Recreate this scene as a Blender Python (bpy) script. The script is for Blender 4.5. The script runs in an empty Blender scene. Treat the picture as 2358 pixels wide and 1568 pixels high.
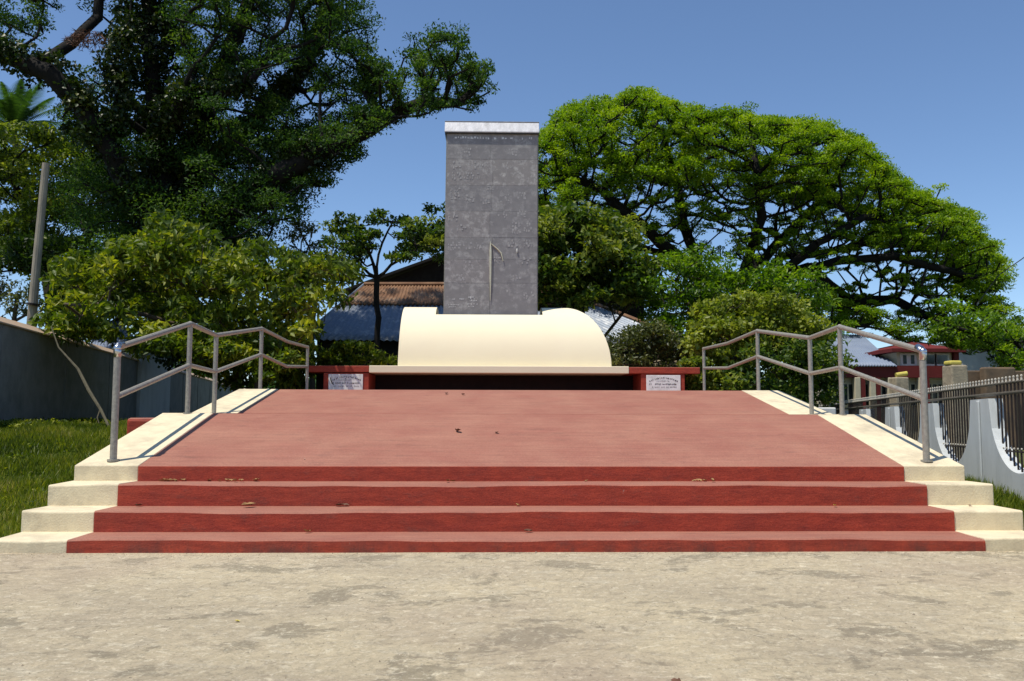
import bpy, bmesh, math, random
import numpy as np
from mathutils import Vector, Matrix, Euler, Quaternion
R_ = math.radians
random.seed(7)
SC = bpy.context.scene
COL = SC.collection

# ------------------------------------------------------------------ camera
EYE = 1.19
YAW, PITCH, ROLL = R_(-1.5), R_(4.89), R_(.12)
FPX, CXP, CYP = 2000., 1179., 784.
def _basis():
    f = np.array([math.sin(-YAW)*math.cos(PITCH), math.cos(YAW)*math.cos(PITCH), math.sin(PITCH)])
    r0 = np.cross(f, [0, 0, 1]); r0 /= np.linalg.norm(r0); u0 = np.cross(r0, f)
    return r0*math.cos(ROLL)+u0*math.sin(ROLL), u0*math.cos(ROLL)-r0*math.sin(ROLL), f
CR, CU, CF = _basis()
cam = bpy.data.cameras.new('camera'); camo = bpy.data.objects.new('camera', cam); COL.objects.link(camo)
cam.sensor_width = 36; cam.lens = 36*FPX/2358; cam.clip_end = 3000; cam.clip_start = .1
m = Matrix(((CR[0], CU[0], -CF[0]), (CR[1], CU[1], -CF[1]), (CR[2], CU[2], -CF[2]))).to_4x4()
m.translation = Vector((0, 0, EYE)); camo.matrix_world = m
SC.camera = camo
def at(x, y, Y):
    """world point on the plane at distance Y in the direction measured in the photo"""
    d = CF+CR*(x-CXP)/FPX-CU*(y-CYP)/FPX
    return np.array([0, 0, EYE])+d*Y/d[1]

# ------------------------------------------------------------------ world and sun
SUN = Vector((-.327, -.21, 1)).normalized()
w = bpy.data.worlds.new('World'); SC.world = w; w.use_nodes = True
nt = w.node_tree; bg = nt.nodes['Background']
sky = nt.nodes.new('ShaderNodeTexSky'); sky.sky_type = 'NISHITA'; sky.sun_disc = False
sky.sun_elevation = math.asin(SUN.z); sky.sun_rotation = math.atan2(SUN.x, SUN.y)
sky.altitude = 1800;  sky.dust_density = .1; sky.ozone_density = 5.; sky.air_density = 1.1
nt.links.new(sky.outputs[0], bg.inputs[0]); bg.inputs[1].default_value = .135
sl = bpy.data.lights.new('sun', 'SUN'); sl.energy = 4.5; sl.angle = R_(.53); sl.color = (1, .94, .83)
so = bpy.data.objects.new('sun', sl); COL.objects.link(so)
so.rotation_euler = (-SUN).to_track_quat('-Z', 'Y').to_euler()
SC.view_settings.view_transform = 'Standard'; SC.view_settings.look = 'None'
SC.view_settings.exposure = 0.12; SC.view_settings.gamma = 1

# ------------------------------------------------------------------ materials
def N(nt, t, **k):
    n = nt.nodes.new(t)
    for a, b in k.items():
        if a in n.inputs.keys(): n.inputs[a].default_value = b
        else: setattr(n, a, b)
    return n
def mat(name, c1, c2=None, scale=3., rough=.8, bump=.0, bscale=40., metal=0., spec=.3, stretch=(1, 1, 1), detail=6,
        stain=None, stain_scale=1.5, stain_amt=.5, lo=.35, hi=.65):
    M = bpy.data.materials.new(name); M.use_nodes = True; nt = M.node_tree; L = nt.links.new
    b = nt.nodes['Principled BSDF']; b.inputs['Roughness'].default_value = rough
    b.inputs['Metallic'].default_value = metal; b.inputs['Specular IOR Level'].default_value = spec
    tc = N(nt, 'ShaderNodeNewGeometry'); mp = N(nt, 'ShaderNodeMapping'); mp.inputs['Scale'].default_value = stretch
    L(tc.outputs['Position'], mp.inputs['Vector'])
    out = None
    if c2 is None: c2 = tuple(v*.8 for v in c1)
    n1 = N(nt, 'ShaderNodeTexNoise', Scale=scale, Detail=detail, Roughness=.62); L(mp.outputs[0], n1.inputs['Vector'])
    r = N(nt, 'ShaderNodeMapRange'); r.inputs['From Min'].default_value = lo; r.inputs['From Max'].default_value = hi
    L(n1.outputs['Fac'], r.inputs['Value'])
    mx = N(nt, 'ShaderNodeMix', data_type='RGBA'); mx.inputs[6].default_value = (*c1, 1); mx.inputs[7].default_value = (*c2, 1)
    L(r.outputs[0], mx.inputs[0]); out = mx.outputs[2]
    if stain:
        n2 = N(nt, 'ShaderNodeTexNoise', Scale=stain_scale, Detail=8, Roughness=.7); L(mp.outputs[0], n2.inputs['Vector'])
        r2 = N(nt, 'ShaderNodeMapRange'); r2.inputs['From Min'].default_value = .5; r2.inputs['From Max'].default_value = .68
        r2.inputs['To Max'].default_value = stain_amt
        L(n2.outputs['Fac'], r2.inputs['Value'])
        m2 = N(nt, 'ShaderNodeMix', data_type='RGBA'); m2.inputs[7].default_value = (*stain, 1)
        L(out, m2.inputs[6]); L(r2.outputs[0], m2.inputs[0]); out = m2.outputs[2]
    L(out, b.inputs['Base Color'])
    if bump:
        n3 = N(nt, 'ShaderNodeTexNoise', Scale=bscale, Detail=5, Roughness=.6); L(mp.outputs[0], n3.inputs['Vector'])
        bp = N(nt, 'ShaderNodeBump', Strength=bump, Distance=.02); L(n3.outputs['Fac'], bp.inputs['Height'])
        L(bp.outputs[0], b.inputs['Normal'])
    return M
def mat_red():
    """red oxide floor paint: pale trodden dust lying on everything that faces up, grime along the bottom of the risers"""
    M = bpy.data.materials.new('red_oxide_paint'); M.use_nodes = True; nt = M.node_tree; L = nt.links.new
    b = nt.nodes['Principled BSDF']; b.inputs['Roughness'].default_value = .75; b.inputs['Specular IOR Level'].default_value = .3
    g = N(nt, 'ShaderNodeNewGeometry'); sep = N(nt, 'ShaderNodeSeparateXYZ'); L(g.outputs['True Normal'], sep.inputs[0])
    n1 = N(nt, 'ShaderNodeTexNoise', Scale=1.3, Detail=8, Roughness=.65); L(g.outputs['Position'], n1.inputs['Vector'])
    mp = N(nt, 'ShaderNodeMapping'); mp.inputs['Scale'].default_value = (1, 3, 3); L(g.outputs['Position'], mp.inputs[0])
    n2 = N(nt, 'ShaderNodeTexNoise', Scale=5, Detail=8, Roughness=.7); L(mp.outputs[0], n2.inputs['Vector'])
    n5 = N(nt, 'ShaderNodeTexNoise', Scale=55, Detail=6, Roughness=.85); L(g.outputs['Position'], n5.inputs['Vector'])
    paint = N(nt, 'ShaderNodeMix', data_type='RGBA'); paint.inputs[6].default_value = (.40, .060, .030, 1); paint.inputs[7].default_value = (.28, .040, .024, 1)
    r = N(nt, 'ShaderNodeMapRange'); r.inputs['From Min'].default_value = .38; r.inputs['From Max'].default_value = .68
    L(n2.outputs['Fac'], r.inputs[0]); L(r.outputs[0], paint.inputs[0])
    dust = N(nt, 'ShaderNodeMix', data_type='RGBA'); dust.inputs[6].default_value = (.355, .160, .108, 1); dust.inputs[7].default_value = (.305, .118, .082, 1)
    r1 = N(nt, 'ShaderNodeMapRange'); r1.inputs['From Min'].default_value = .35; r1.inputs['From Max'].default_value = .65
    L(n1.outputs['Fac'], r1.inputs[0]); L(r1.outputs[0], dust.inputs[0])
    up = N(nt, 'ShaderNodeMapRange'); up.inputs['From Min'].default_value = .3; up.inputs['From Max'].default_value = .85
    L(sep.outputs['Z'], up.inputs[0])
    mx = N(nt, 'ShaderNodeMix', data_type='RGBA'); L(up.outputs[0], mx.inputs[0]); L(paint.outputs[2], mx.inputs[6]); L(dust.outputs[2], mx.inputs[7])
    ms = N(nt, 'ShaderNodeMapping'); ms.inputs['Scale'].default_value = (.5, 9, 9); L(g.outputs['Position'], ms.inputs[0])
    n7 = N(nt, 'ShaderNodeTexNoise', Scale=2.2, Detail=7, Roughness=.7); L(ms.outputs[0], n7.inputs['Vector'])
    r7 = N(nt, 'ShaderNodeMapRange'); r7.inputs['From Min'].default_value = .3; r7.inputs['From Max'].default_value = .7; r7.inputs['To Min'].default_value = .86; r7.inputs['To Max'].default_value = 1.12
    L(n7.outputs['Fac'], r7.inputs[0]); m7 = N(nt, 'ShaderNodeVectorMath', operation='SCALE'); L(mx.outputs[2], m7.inputs[0]); L(r7.outputs[0], m7.inputs['Scale'])
    # worn chips down to the grey cement
    n8 = N(nt, 'ShaderNodeTexNoise', Scale=6.5, Detail=10, Roughness=.8); L(g.outputs['Position'], n8.inputs['Vector'])
    r8 = N(nt, 'ShaderNodeMapRange'); r8.inputs['From Min'].default_value = .665; r8.inputs['From Max'].default_value = .69; r8.inputs['To Max'].default_value = .7; L(n8.outputs['Fac'], r8.inputs[0])
    m8 = N(nt, 'ShaderNodeMix', data_type='RGBA'); m8.inputs[7].default_value = (.42, .27, .21, 1); L(r8.outputs[0], m8.inputs[0]); L(m7.outputs[0], m8.inputs[6]); mx = m8
    # rubbed dirt and scuffs
    n4 = N(nt, 'ShaderNodeTexNoise', Scale=2.6, Detail=9, Roughness=.75); L(mp.outputs[0], n4.inputs['Vector'])
    r4 = N(nt, 'ShaderNodeMapRange'); r4.inputs['From Min'].default_value = .55; r4.inputs['From Max'].default_value = .75; r4.inputs['To Max'].default_value = .6
    L(n4.outputs['Fac'], r4.inputs[0])
    m4 = N(nt, 'ShaderNodeMix', data_type='RGBA'); m4.inputs[7].default_value = (.13, .07, .055, 1)
    L(r4.outputs[0], m4.inputs[0]); L(mx.outputs[2], m4.inputs[6])
    # blackish damp grime creeping up the lowest riser, in streaks
    sp = N(nt, 'ShaderNodeSeparateXYZ'); L(g.outputs['Position'], sp.inputs[0])
    zr = N(nt, 'ShaderNodeMapRange'); zr.inputs['From Min'].default_value = .0; zr.inputs['From Max'].default_value = .12; zr.inputs['To Min'].default_value = 1; zr.inputs['To Max'].default_value = .15
    L(sp.outputs['Z'], zr.inputs[0])
    mg = N(nt, 'ShaderNodeMapping'); mg.inputs['Scale'].default_value = (1, 1, .35); L(g.outputs['Position'], mg.inputs[0])
    n6 = N(nt, 'ShaderNodeTexNoise', Scale=2.3, Detail=9, Roughness=.75); L(mg.outputs[0], n6.inputs['Vector'])
    r6 = N(nt, 'ShaderNodeMapRange'); r6.inputs['From Min'].default_value = .46; r6.inputs['From Max'].default_value = .62; L(n6.outputs['Fac'], r6.inputs[0])
    k1 = N(nt, 'ShaderNodeMath', operation='MULTIPLY'); L(zr.outputs[0], k1.inputs[0]); L(r6.outputs[0], k1.inputs[1])
    iv = N(nt, 'ShaderNodeMath', operation='SUBTRACT'); iv.inputs[0].default_value = 1; L(up.outputs[0], iv.inputs[1])
    k2 = N(nt, 'ShaderNodeMath', operation='MULTIPLY'); L(k1.outputs[0], k2.inputs[0]); L(iv.outputs[0], k2.inputs[1])
    k3 = N(nt, 'ShaderNodeMath', operation='MULTIPLY'); L(k2.outputs[0], k3.inputs[0]); k3.inputs[1].default_value = .7
    m6 = N(nt, 'ShaderNodeMix', data_type='RGBA'); m6.inputs[7].default_value = (.07, .045, .038, 1); L(k3.outputs[0], m6.inputs[0]); L(m4.outputs[2], m6.inputs[6]); m4 = m6
    # fine speckle
    r5 = N(nt, 'ShaderNodeMapRange'); r5.inputs['From Min'].default_value = .3; r5.inputs['From Max'].default_value = .7; r5.inputs['To Min'].default_value = .74; r5.inputs['To Max'].default_value = 1.26
    L(n5.outputs['Fac'], r5.inputs[0])
    m5 = N(nt, 'ShaderNodeVectorMath', operation='SCALE'); L(m4.outputs[2], m5.inputs[0]); L(r5.outputs[0], m5.inputs['Scale'])
    L(m5.outputs[0], b.inputs['Base Color'])
    bp = N(nt, 'ShaderNodeBump', Strength=.25, Distance=.01); L(n5.outputs['Fac'], bp.inputs['Height'])
    bp2 = N(nt, 'ShaderNodeBump', Strength=.35, Distance=.03); L(n4.outputs['Fac'], bp2.inputs['Height']); L(bp.outputs[0], bp2.inputs['Normal'])
    L(bp2.outputs[0], b.inputs['Normal'])
    return M
def mat_concrete_ground():
    M = bpy.data.materials.new('rough_concrete'); M.use_nodes = True; nt = M.node_tree; L = nt.links.new
    b = nt.nodes['Principled BSDF']; b.inputs['Roughness'].default_value = .9; b.inputs['Specular IOR Level'].default_value = .2
    g = N(nt, 'ShaderNodeNewGeometry'); P = g.outputs['Position']
    def noise(s, d, ro, st=(1, 1, 1), dist=0):
        mp = N(nt, 'ShaderNodeMapping'); mp.inputs['Scale'].default_value = st; L(P, mp.inputs[0])
        n = N(nt, 'ShaderNodeTexNoise', Scale=s, Detail=d, Roughness=ro, Distortion=dist); L(mp.outputs[0], n.inputs['Vector']); return n.outputs['Fac']
    def rng(v, a, b_, c=0., d=1.):
        r = N(nt, 'ShaderNodeMapRange'); r.inputs['From Min'].default_value = a; r.inputs['From Max'].default_value = b_
        r.inputs['To Min'].default_value = c; r.inputs['To Max'].default_value = d; L(v, r.inputs[0]); return r.outputs[0]
    def mix(f, a, c):
        m_ = N(nt, 'ShaderNodeMix', data_type='RGBA'); L(f, m_.inputs[0])
        if isinstance(a, tuple): m_.inputs[6].default_value = (*a, 1)
        else: L(a, m_.inputs[6])
        m_.inputs[7].default_value = (*c, 1); return m_.outputs[2]
    c = mix(rng(noise(.7, 6, .6), .35, .65), (.575, .482, .318), (.455, .38, .265))
    c = mix(rng(noise(3.2, 10, .72, (1, 1.3, 1), .6), .53, .66, 0, .75), c, (.54, .475, .35))     # pale worn skim coat
    c = mix(rng(noise(1.5, 12, .70, (1, 1.1, 1), .4), .545, .575, 0, .62), c, (.215, .185, .13))  # darker scoured patches
    c = mix(rng(noise(7, 10, .78, (1, 1.3, 1), .4), .54, .58, 0, .5), c, (.30, .25, .18))
    c = mix(rng(noise(11, 10, .78, (1, 1.2, 1), .5), .555, .59, 0, .7), c, (.74, .655, .48))
    c = mix(rng(noise(60, 6, .7), .52, .75, 0, .5), c, (.25, .21, .15))                          # pores
    c = mix(rng(noise(30, 8, .85), .53, .59, 0, .5), c, (.27, .23, .16))
    c = mix(rng(noise(26, 8, .85, (1, 1, 1), .3), .55, .60, 0, .55), c, (.74, .67, .50))
    c = mix(rng(noise(.55, 5, .6, (1, 1.8, 1), .4), .48, .62, 0, .22), c, (.28, .235, .17))
    # pinkish trodden dirt next to the steps
    c = mix(rng(noise(.35, 4, .5), .5, .7, 0, .35), c, (.44, .33, .24))
    L(c, b.inputs['Base Color'])
    # broomed ridges, in curved swathes, broken up by noise
    wv = N(nt, 'ShaderNodeTexWave', Scale=4.5, Distortion=9., Detail=3.); wv.inputs['Detail Scale'].default_value = .8
    mp = N(nt, 'ShaderNodeMapping'); mp.inputs['Rotation'].default_value = (0, 0, .5); L(P, mp.inputs[0]); L(mp.outputs[0], wv.inputs['Vector'])
    b1 = N(nt, 'ShaderNodeBump', Strength=.32, Distance=.014); L(wv.outputs['Fac'], b1.inputs['Height'])
    b2 = N(nt, 'ShaderNodeBump', Strength=1., Distance=.03); L(noise(9, 10, .72, (1, 1, 1), .8), b2.inputs['Height']); L(b1.outputs[0], b2.inputs['Normal'])
    b3 = N(nt, 'ShaderNodeBump', Strength=.6, Distance=.01); L(noise(70, 5, .7), b3.inputs['Height']); L(b2.outputs[0], b3.inputs['Normal'])
    L(b3.outputs[0], b.inputs['Normal'])
    return M
def mat_leaf(name, cols, trans=.35, rough=.45, spec=.35):
    """leaf colour varies leaf by leaf through the stored 'tint' (young, mature, yellowing)"""
    M = bpy.data.materials.new(name); M.use_nodes = True; nt = M.node_tree; L = nt.links.new
    b = nt.nodes['Principled BSDF']; b.inputs['Roughness'].default_value = rough; b.inputs['Specular IOR Level'].default_value = spec
    a = N(nt, 'ShaderNodeAttribute', attribute_name='tint'); cr = N(nt, 'ShaderNodeValToRGB')
    el = cr.color_ramp.elements
    while len(el) < len(cols): el.new(.5)
    for i, (p, c) in enumerate(cols): el[i].position = p; el[i].color = (*c, 1)
    L(a.outputs['Fac'], cr.inputs[0]); L(cr.outputs[0], b.inputs['Base Color'])
    t = N(nt, 'ShaderNodeBsdfTranslucent'); br = N(nt, 'ShaderNodeMix', data_type='RGBA', blend_type='MULTIPLY')
    br.inputs[0].default_value = 1; br.inputs[7].default_value = (1.5, 1.6, .6, 1); L(cr.outputs[0], br.inputs[6]); L(br.outputs[2], t.inputs[0])
    mx = N(nt, 'ShaderNodeMixShader'); mx.inputs[0].default_value = trans
    L(b.outputs[0], mx.inputs[1]); L(t.outputs[0], mx.inputs[2]); L(mx.outputs[0], nt.nodes['Material Output'].inputs[0])
    return M

RED = mat_red()
CONC = mat_concrete_ground()
CREAM = mat('cream_limewash', (.75, .65, .44), (.66, .56, .38), 6, .85, .25, 60, stain=(.33, .28, .20), stain_scale=2.2, stain_amt=.5)
VAULT = mat('fresh_cream_paint', (.86, .765, .54), (.84, .74, .52), 1, .75, .08, 30, stain=(.78, .66, .52), stain_scale=1.6, stain_amt=.12)
STEEL = mat('weathered_pipe', (.37, .345, .285), (.25, .235, .205), 25, .45, .15, 60, metal=.25, spec=.5)
CHROME = mat('polished_elbow', (.62, .63, .66), (.5, .5, .52), 20, .28, metal=1., spec=.6)
SLATE = [mat('slate_panel_%d' % i, c, c2, 5, .6, .15, 60, spec=.35, stain=(.58, .565, .53), stain_scale=6.5, stain_amt=a*1.25, lo=.3, hi=.7)
         for i, (c, c2, a) in enumerate([((.27, .26, .25), (.205, .195, .19), .35), ((.29, .272, .26), (.22, .205, .20), .5), ((.26, .25, .245), (.20, .19, .19), .3), ((.30, .28, .265), (.23, .215, .205), .6)])]
SLATE_EDGE = mat('slate_edge', (.30, .29, .26), (.2, .2, .18), 12, .6, .2, 80)
CAPM = mat('pale_cap_sheet', (.66, .65, .66), (.50, .49, .50), 9, .5, .3, 25, stretch=(1, 1, .2), metal=.0, stain=(.3, .3, .3), stain_scale=5, stain_amt=.4)
GOLD = mat('tarnished_brass', (.72, .66, .48), (.6, .54, .4), 20, .4, .1, 60, metal=.4)
ETCH = mat('etched_pale_marks', (.80, .80, .77), (.55, .55, .53), 30, .7)
MARBLE = mat('white_marble', (.88, .87, .82), (.74, .73, .68), 9, .45, .0, stain=(.35, .36, .33), stain_scale=6, stain_amt=.4)
INK = mat('black_lettering', (.05, .05, .045), None, 30, .7)
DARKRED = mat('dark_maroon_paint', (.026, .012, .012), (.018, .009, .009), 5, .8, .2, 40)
WALLG = mat('dark_grey_cement', (.205, .212, .200), (.160, .168, .158), 3, .9, .35, 20, stain=(.08, .095, .085), stain_scale=1.1, stain_amt=.5)
COPE = mat('terracotta_coping', (.48, .33, .22), (.40, .33, .25), 4, .9, .3, 30)
WALLW = mat('white_limewash', (.56, .58, .57), (.49, .51, .50), 3, .9, .15, 30, stretch=(1, 1, .25), stain=(.22, .24, .22), stain_scale=2, stain_amt=.35)
IRON = mat('dark_iron', (.022, .019, .018), (.045, .028, .022), 14, .6, .1, 60, metal=.3)
IRONR = mat('greyed_rail', (.16, .14, .11), (.1, .09, .075), 12, .5, .1, 60, metal=.3)
GALV = mat('galvanised_sheet', (.22, .26, .32), (.15, .175, .22), 2.2, .45, .2, 8, metal=.2, stain=(.50, .52, .54), stain_scale=2.2, stain_amt=.8)  # blue-grey shade and pale sun dapples put into the sheet colour
RUST = mat('rusty_sheet', (.26, .145, .08), (.17, .085, .045), 2.0, .8, .2, 10, stain=(.33, .26, .2), stain_scale=1.2, stain_amt=.6)
DARKROOF = mat('tarred_roof', (.020, .019, .017), (.012, .012, .011), 2, .9)
DARKWALL = mat('dark_timber_eave_shade', (.022, .019, .016), (.012, .011, .01), 3, .9)  # near-black, so the shade under the shed eave sits in the colour
BLUEROOF = mat('pale_blue_sheet', (.22, .27, .36), (.18, .22, .31), 1.2, .5, .0, stain=(.30, .34, .42), stain_scale=1, stain_amt=.4)
FASCIA = mat('crimson_fascia', (.16, .020, .018), (.12, .016, .014), 2, .7)
HOUSE = mat('cream_house_wall', (.62, .56, .40), (.5, .45, .33), 2, .85)
GLASS = mat('dark_window', (.03, .045, .045), (.02, .03, .03), 2, .15, spec=.6)
WHITEP = mat('white_masonry', (.66, .65, .60), (.58, .57, .53), 2, .85)
STONE = mat('sandy_stone', (.40, .33, .22), (.28, .23, .16), 7, .9, .5, 20, stain=(.15, .12, .09), stain_scale=4, stain_amt=.6)
BROWNW = mat('brown_rendered_wall', (.19, .125, .075), (.11, .08, .055), 2, .9, .3, 14, stain=(.12, .10, .07), stain_scale=1.5, stain_amt=.7)
YELLOW = mat('yellow_paint', (.62, .52, .10), (.5, .4, .1), 6, .6)
BARK = mat('dark_bark', (.012, .010, .008), (.007, .006, .005), 6, .95, .6, 14, stretch=(1, 1, .3))
BARK2 = mat('grey_brown_bark', (.10, .075, .052), (.055, .042, .032), 6, .95, .5, 12, stretch=(1, 1, .3))
TWIG = mat('grey_twig_bark', (.10, .09, .055), (.06, .055, .035), 9, .9)
POLE = mat('bleached_pole', (.34, .29, .22), (.22, .19, .15), 8, .85, .4, 20, stretch=(1, 1, .2))
SOIL = mat('grassy_soil', (.075, .100, .022), (.12, .105, .045), 1.6, .95, .5, 12, stain=(.045, .07, .015), stain_scale=.9, stain_amt=.7)
DRY = mat('dry_leaf', (.40, .25, .10), (.24, .12, .05), 12, .8)
DRYD = mat('brown_leaf', (.10, .05, .03), (.16, .08, .05), 12, .8)
L_RAIN = mat_leaf('rain_tree_leaves', [(0, (.026, .070, .004)), (.5, (.125, .225, .007)), (1, (.260, .350, .012))], .45)
L_BIG = mat_leaf('big_tree_leaves', [(0, (.014, .036, .010)), (.6, (.042, .095, .018)), (1, (.12, .19, .020))], .38, .6, .2)
L_VINE = mat_leaf('vine_leaves', [(0, (.010, .022, .004)), (.7, (.030, .055, .006)), (1, (.10, .11, .012))], .25)
L_BUSH = mat_leaf('glossy_bush_leaves', [(0, (.035, .065, .006)), (.5, (.100, .150, .009)), (1, (.36, .36, .026))], .38, .5, .3)
L_YEL = mat_leaf('yellow_green_leaves', [(0, (.05, .085, .010)), (.5, (.14, .19, .016)), (1, (.30, .32, .05))], .4)
L_MID = mat_leaf('broad_dark_leaves', [(0, (.018, .042, .008)), (.55, (.060, .110, .012)), (1, (.22, .25, .03))], .38, .5, .3)
L_OLIVE = mat_leaf('olive_leaves', [(0, (.030, .040, .014)), (.6, (.075, .095, .024)), (1, (.17, .17, .06))], .3)
L_DISP = mat_leaf('hazy_green_leaves', [(0, (.02, .05, .02)), (.6, (.05, .11, .035)), (1, (.11, .19, .05))], .3)
L_GRASS = mat_leaf('grass_blades', [(0, (.034, .062, .006)), (.5, (.135, .185, .014)), (.85, (.28, .28, .03)), (1, (.38, .32, .12))], .4)

# ------------------------------------------------------------------ helpers
def tag(o, label=None, cat=None, group=None, kind=None):
    if label: o['label'] = label
    if cat: o['category'] = cat
    if group: o['group'] = group
    if kind: o['kind'] = kind
    return o
def thing(name, label, cat, loc=(0, 0, 0), group=None):
    o = bpy.data.objects.new(name, None); COL.objects.link(o); o.location = loc; o.empty_display_size = .2
    return tag(o, label, cat, group)
def link(name, me, parent=None, mat_=None):
    o = bpy.data.objects.new(name, me); COL.objects.link(o)
    if mat_ is not None:
        for q in (mat_ if isinstance(mat_, (list, tuple)) else [mat_]): me.materials.append(q)
    if parent is not None:
        o.parent = parent
        off = Vector(parent.location)
        if parent.parent: off += Vector(parent.parent.location)
        o.location = -off
    return o
class MB:
    def __init__(s): s.v = []; s.f = []
    def box(s, x0, x1, y0, y1, z0, z1):
        return s.hexa([(x0, y0, z0), (x1, y0, z0), (x1, y1, z0), (x0, y1, z0)], [(x0, y0, z1), (x1, y0, z1), (x1, y1, z1), (x0, y1, z1)])
    def hexa(s, lo, hi):
        k = len(s.v); s.v += [tuple(p) for p in lo]+[tuple(p) for p in hi]
        s.f += [(k+3, k+2, k+1, k), (k+4, k+5, k+6, k+7)]+[(k+i, k+(i+1) % 4, k+4+(i+1) % 4, k+4+i) for i in range(4)]
        return s
    def prism_x(s, prof, x0, x1):
        """profile of (y,z) points, counter-clockwise seen from +X"""
        k = len(s.v); n = len(prof)
        s.v += [(x0, y, z) for y, z in prof]+[(x1, y, z) for y, z in prof]
        s.f += [tuple(k+n-1-i for i in range(n)), tuple(k+n+i for i in range(n))]
        s.f += [(k+i, k+(i+1) % n, k+n+(i+1) % n, k+n+i) for i in range(n)]
        return s
    def tube(s, pts, rad, n=8, cap=True):
        pts = [Vector(p) for p in pts]; k0 = len(s.v)
        if not hasattr(rad, '__len__'): rad = [rad]*len(pts)
        up = Vector((0, 0, 1))
        for i, p in enumerate(pts):
            a = pts[max(i-1, 0)]; c = pts[min(i+1, len(pts)-1)]; t = (c-a).normalized()
            q = up if abs(t.z) < .95 else Vector((1, 0, 0))
            s1 = t.cross(q).normalized(); s2 = t.cross(s1).normalized()
            for j in range(n):
                an = 2*math.pi*j/n; s.v.append(tuple(p+(s1*math.cos(an)+s2*math.sin(an))*rad[i]))
        for i in range(len(pts)-1):
            for j in range(n):
                a = k0+i*n+j; b_ = k0+i*n+(j+1) % n; s.f.append((a, b_, b_+n, a+n))
        if cap:
            s.f.append(tuple(k0+j for j in range(n-1, -1, -1))); s.f.append(tuple(k0+(len(pts)-1)*n+j for j in range(n)))
        return s
    def ball(s, c, r, n=10, sq=(1, 1, 1)):
        k = len(s.v); c = Vector(c); rings = n//2
        for i in range(rings+1):
            th = math.pi*i/rings
            for j in range(n):
                ph = 2*math.pi*j/n
                s.v.append((c.x+r*sq[0]*math.sin(th)*math.cos(ph), c.y+r*sq[1]*math.sin(th)*math.sin(ph), c.z+r*sq[2]*math.cos(th)))
        for i in range(rings):
            for j in range(n):
                a = k+i*n+j; b_ = k+i*n+(j+1) % n; s.f.append((a, a+n, b_+n, b_))
        return s
    def mesh(s, name, smooth=False):
        me = bpy.data.meshes.new(name); me.from_pydata(s.v, [], s.f)
        bm = bmesh.new(); bm.from_mesh(me); bmesh.ops.recalc_face_normals(bm, faces=bm.faces); bm.to_mesh(me); bm.free()
        if smooth: me.polygons.foreach_set('use_smooth', [True]*len(me.polygons))
        return me
    def build(s, name, mat_, parent=None, bevel=0, smooth=False):
        o = link(name, s.mesh(name, smooth), parent, mat_)
        if bevel:
            bv = o.modifiers.new('edges', 'BEVEL'); bv.width = bevel; bv.segments = 2; bv.limit_method = 'ANGLE'
        return o
def fast_mesh(name, V, F, tint=None, smooth=False):
    """V (n,3) and F (m,k) arrays of equal-sided faces, straight into a mesh"""
    me = bpy.data.meshes.new(name); k = F.shape[1]
    me.vertices.add(len(V)); me.vertices.foreach_set('co', V.astype(np.float32).ravel())
    me.loops.add(F.size); me.loops.foreach_set('vertex_index', F.astype(np.int32).ravel())
    me.polygons.add(len(F)); me.polygons.foreach_set('loop_start', np.arange(0, F.size, k, dtype=np.int32))
    me.update(calc_edges=True)
    if tint is not None:
        a = me.attributes.new('tint', 'FLOAT', 'FACE'); a.data.foreach_set('value', tint.astype(np.float32))
    if smooth: me.polygons.foreach_set('use_smooth', np.ones(len(F), bool))
    return me
def leaves(C, D, Nn, length, width, tint, rng, fold=.25):
    """one folded leaf (two triangles on a midrib) at each centre C, pointing along D, with face normal Nn"""
    n = len(C); D = D/np.linalg.norm(D, axis=1, keepdims=True)
    S = np.cross(D, Nn); S /= np.linalg.norm(S, axis=1, keepdims=True)+1e-9; U = np.cross(S, D)
    ln = (length*rng.uniform(.65, 1.25, n))[:, None]; wd = (width*rng.uniform(.7, 1.2, n))[:, None]
    V = np.empty((n, 4, 3)); V[:, 0] = C-D*ln/2; V[:, 2] = C+D*ln/2
    V[:, 1] = C-D*ln*.06+S*wd/2+U*wd*fold; V[:, 3] = C-D*ln*.06-S*wd/2+U*wd*fold
    i = np.arange(n)[:, None]*4
    F = np.empty((n, 2, 3), np.int64); F[:, 0] = i+[0, 2, 1]; F[:, 1] = i+[0, 3, 2]
    return V.reshape(-1, 3), F.reshape(-1, 3), np.repeat(tint, 2)
def unit(rng, n, flat=1.):
    d = rng.normal(size=(n, 3)); d[:, 2] *= flat; return d/np.linalg.norm(d, axis=1, keepdims=True)
def crown_mesh(name, pads, per, length, width, seed, droop=0., flat=1., tint_bias=0., rad_j=.35, up=.6, shell=.0):
    """pads: rows x, y, z, horizontal radius, vertical radius. Leaves fill each pad, denser towards its top."""
    rng = np.random.default_rng(seed); Cs, Ds, Ns, Ts = [], [], [], []
    for p in pads:
        n = max(3, int(per*rng.uniform(.6, 1.3)*(p[3]*p[3]+.15)))
        q = unit(rng, n); rr = rng.uniform(0, 1, n)**(1/2.2); rr = shell+(1-shell)*rr
        c = q*rr[:, None]; c[:, 2] = np.abs(c[:, 2])*rng.choice([1, 1, 1, -.7], n)
        c += rng.normal(size=(n, 3))*.10
        Cs.append(np.array(p[:3])+c*[p[3], p[3], p[4]])
        d = unit(rng, n, flat); d = d+c*.7; d[:, 2] -= droop; Ds.append(d)
        nn = unit(rng, n); nn[:, 2] = np.abs(nn[:, 2])+up; Ns.append(nn)
        Ts.append(np.clip(rng.normal(.45+tint_bias+rng.normal()*.18, .20, n), 0, 1))
    V, F, T = leaves(np.vstack(Cs), np.vstack(Ds), np.vstack(Ns), length, width, np.concatenate(Ts), rng)
    return fast_mesh(name, V, F, T)
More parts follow.
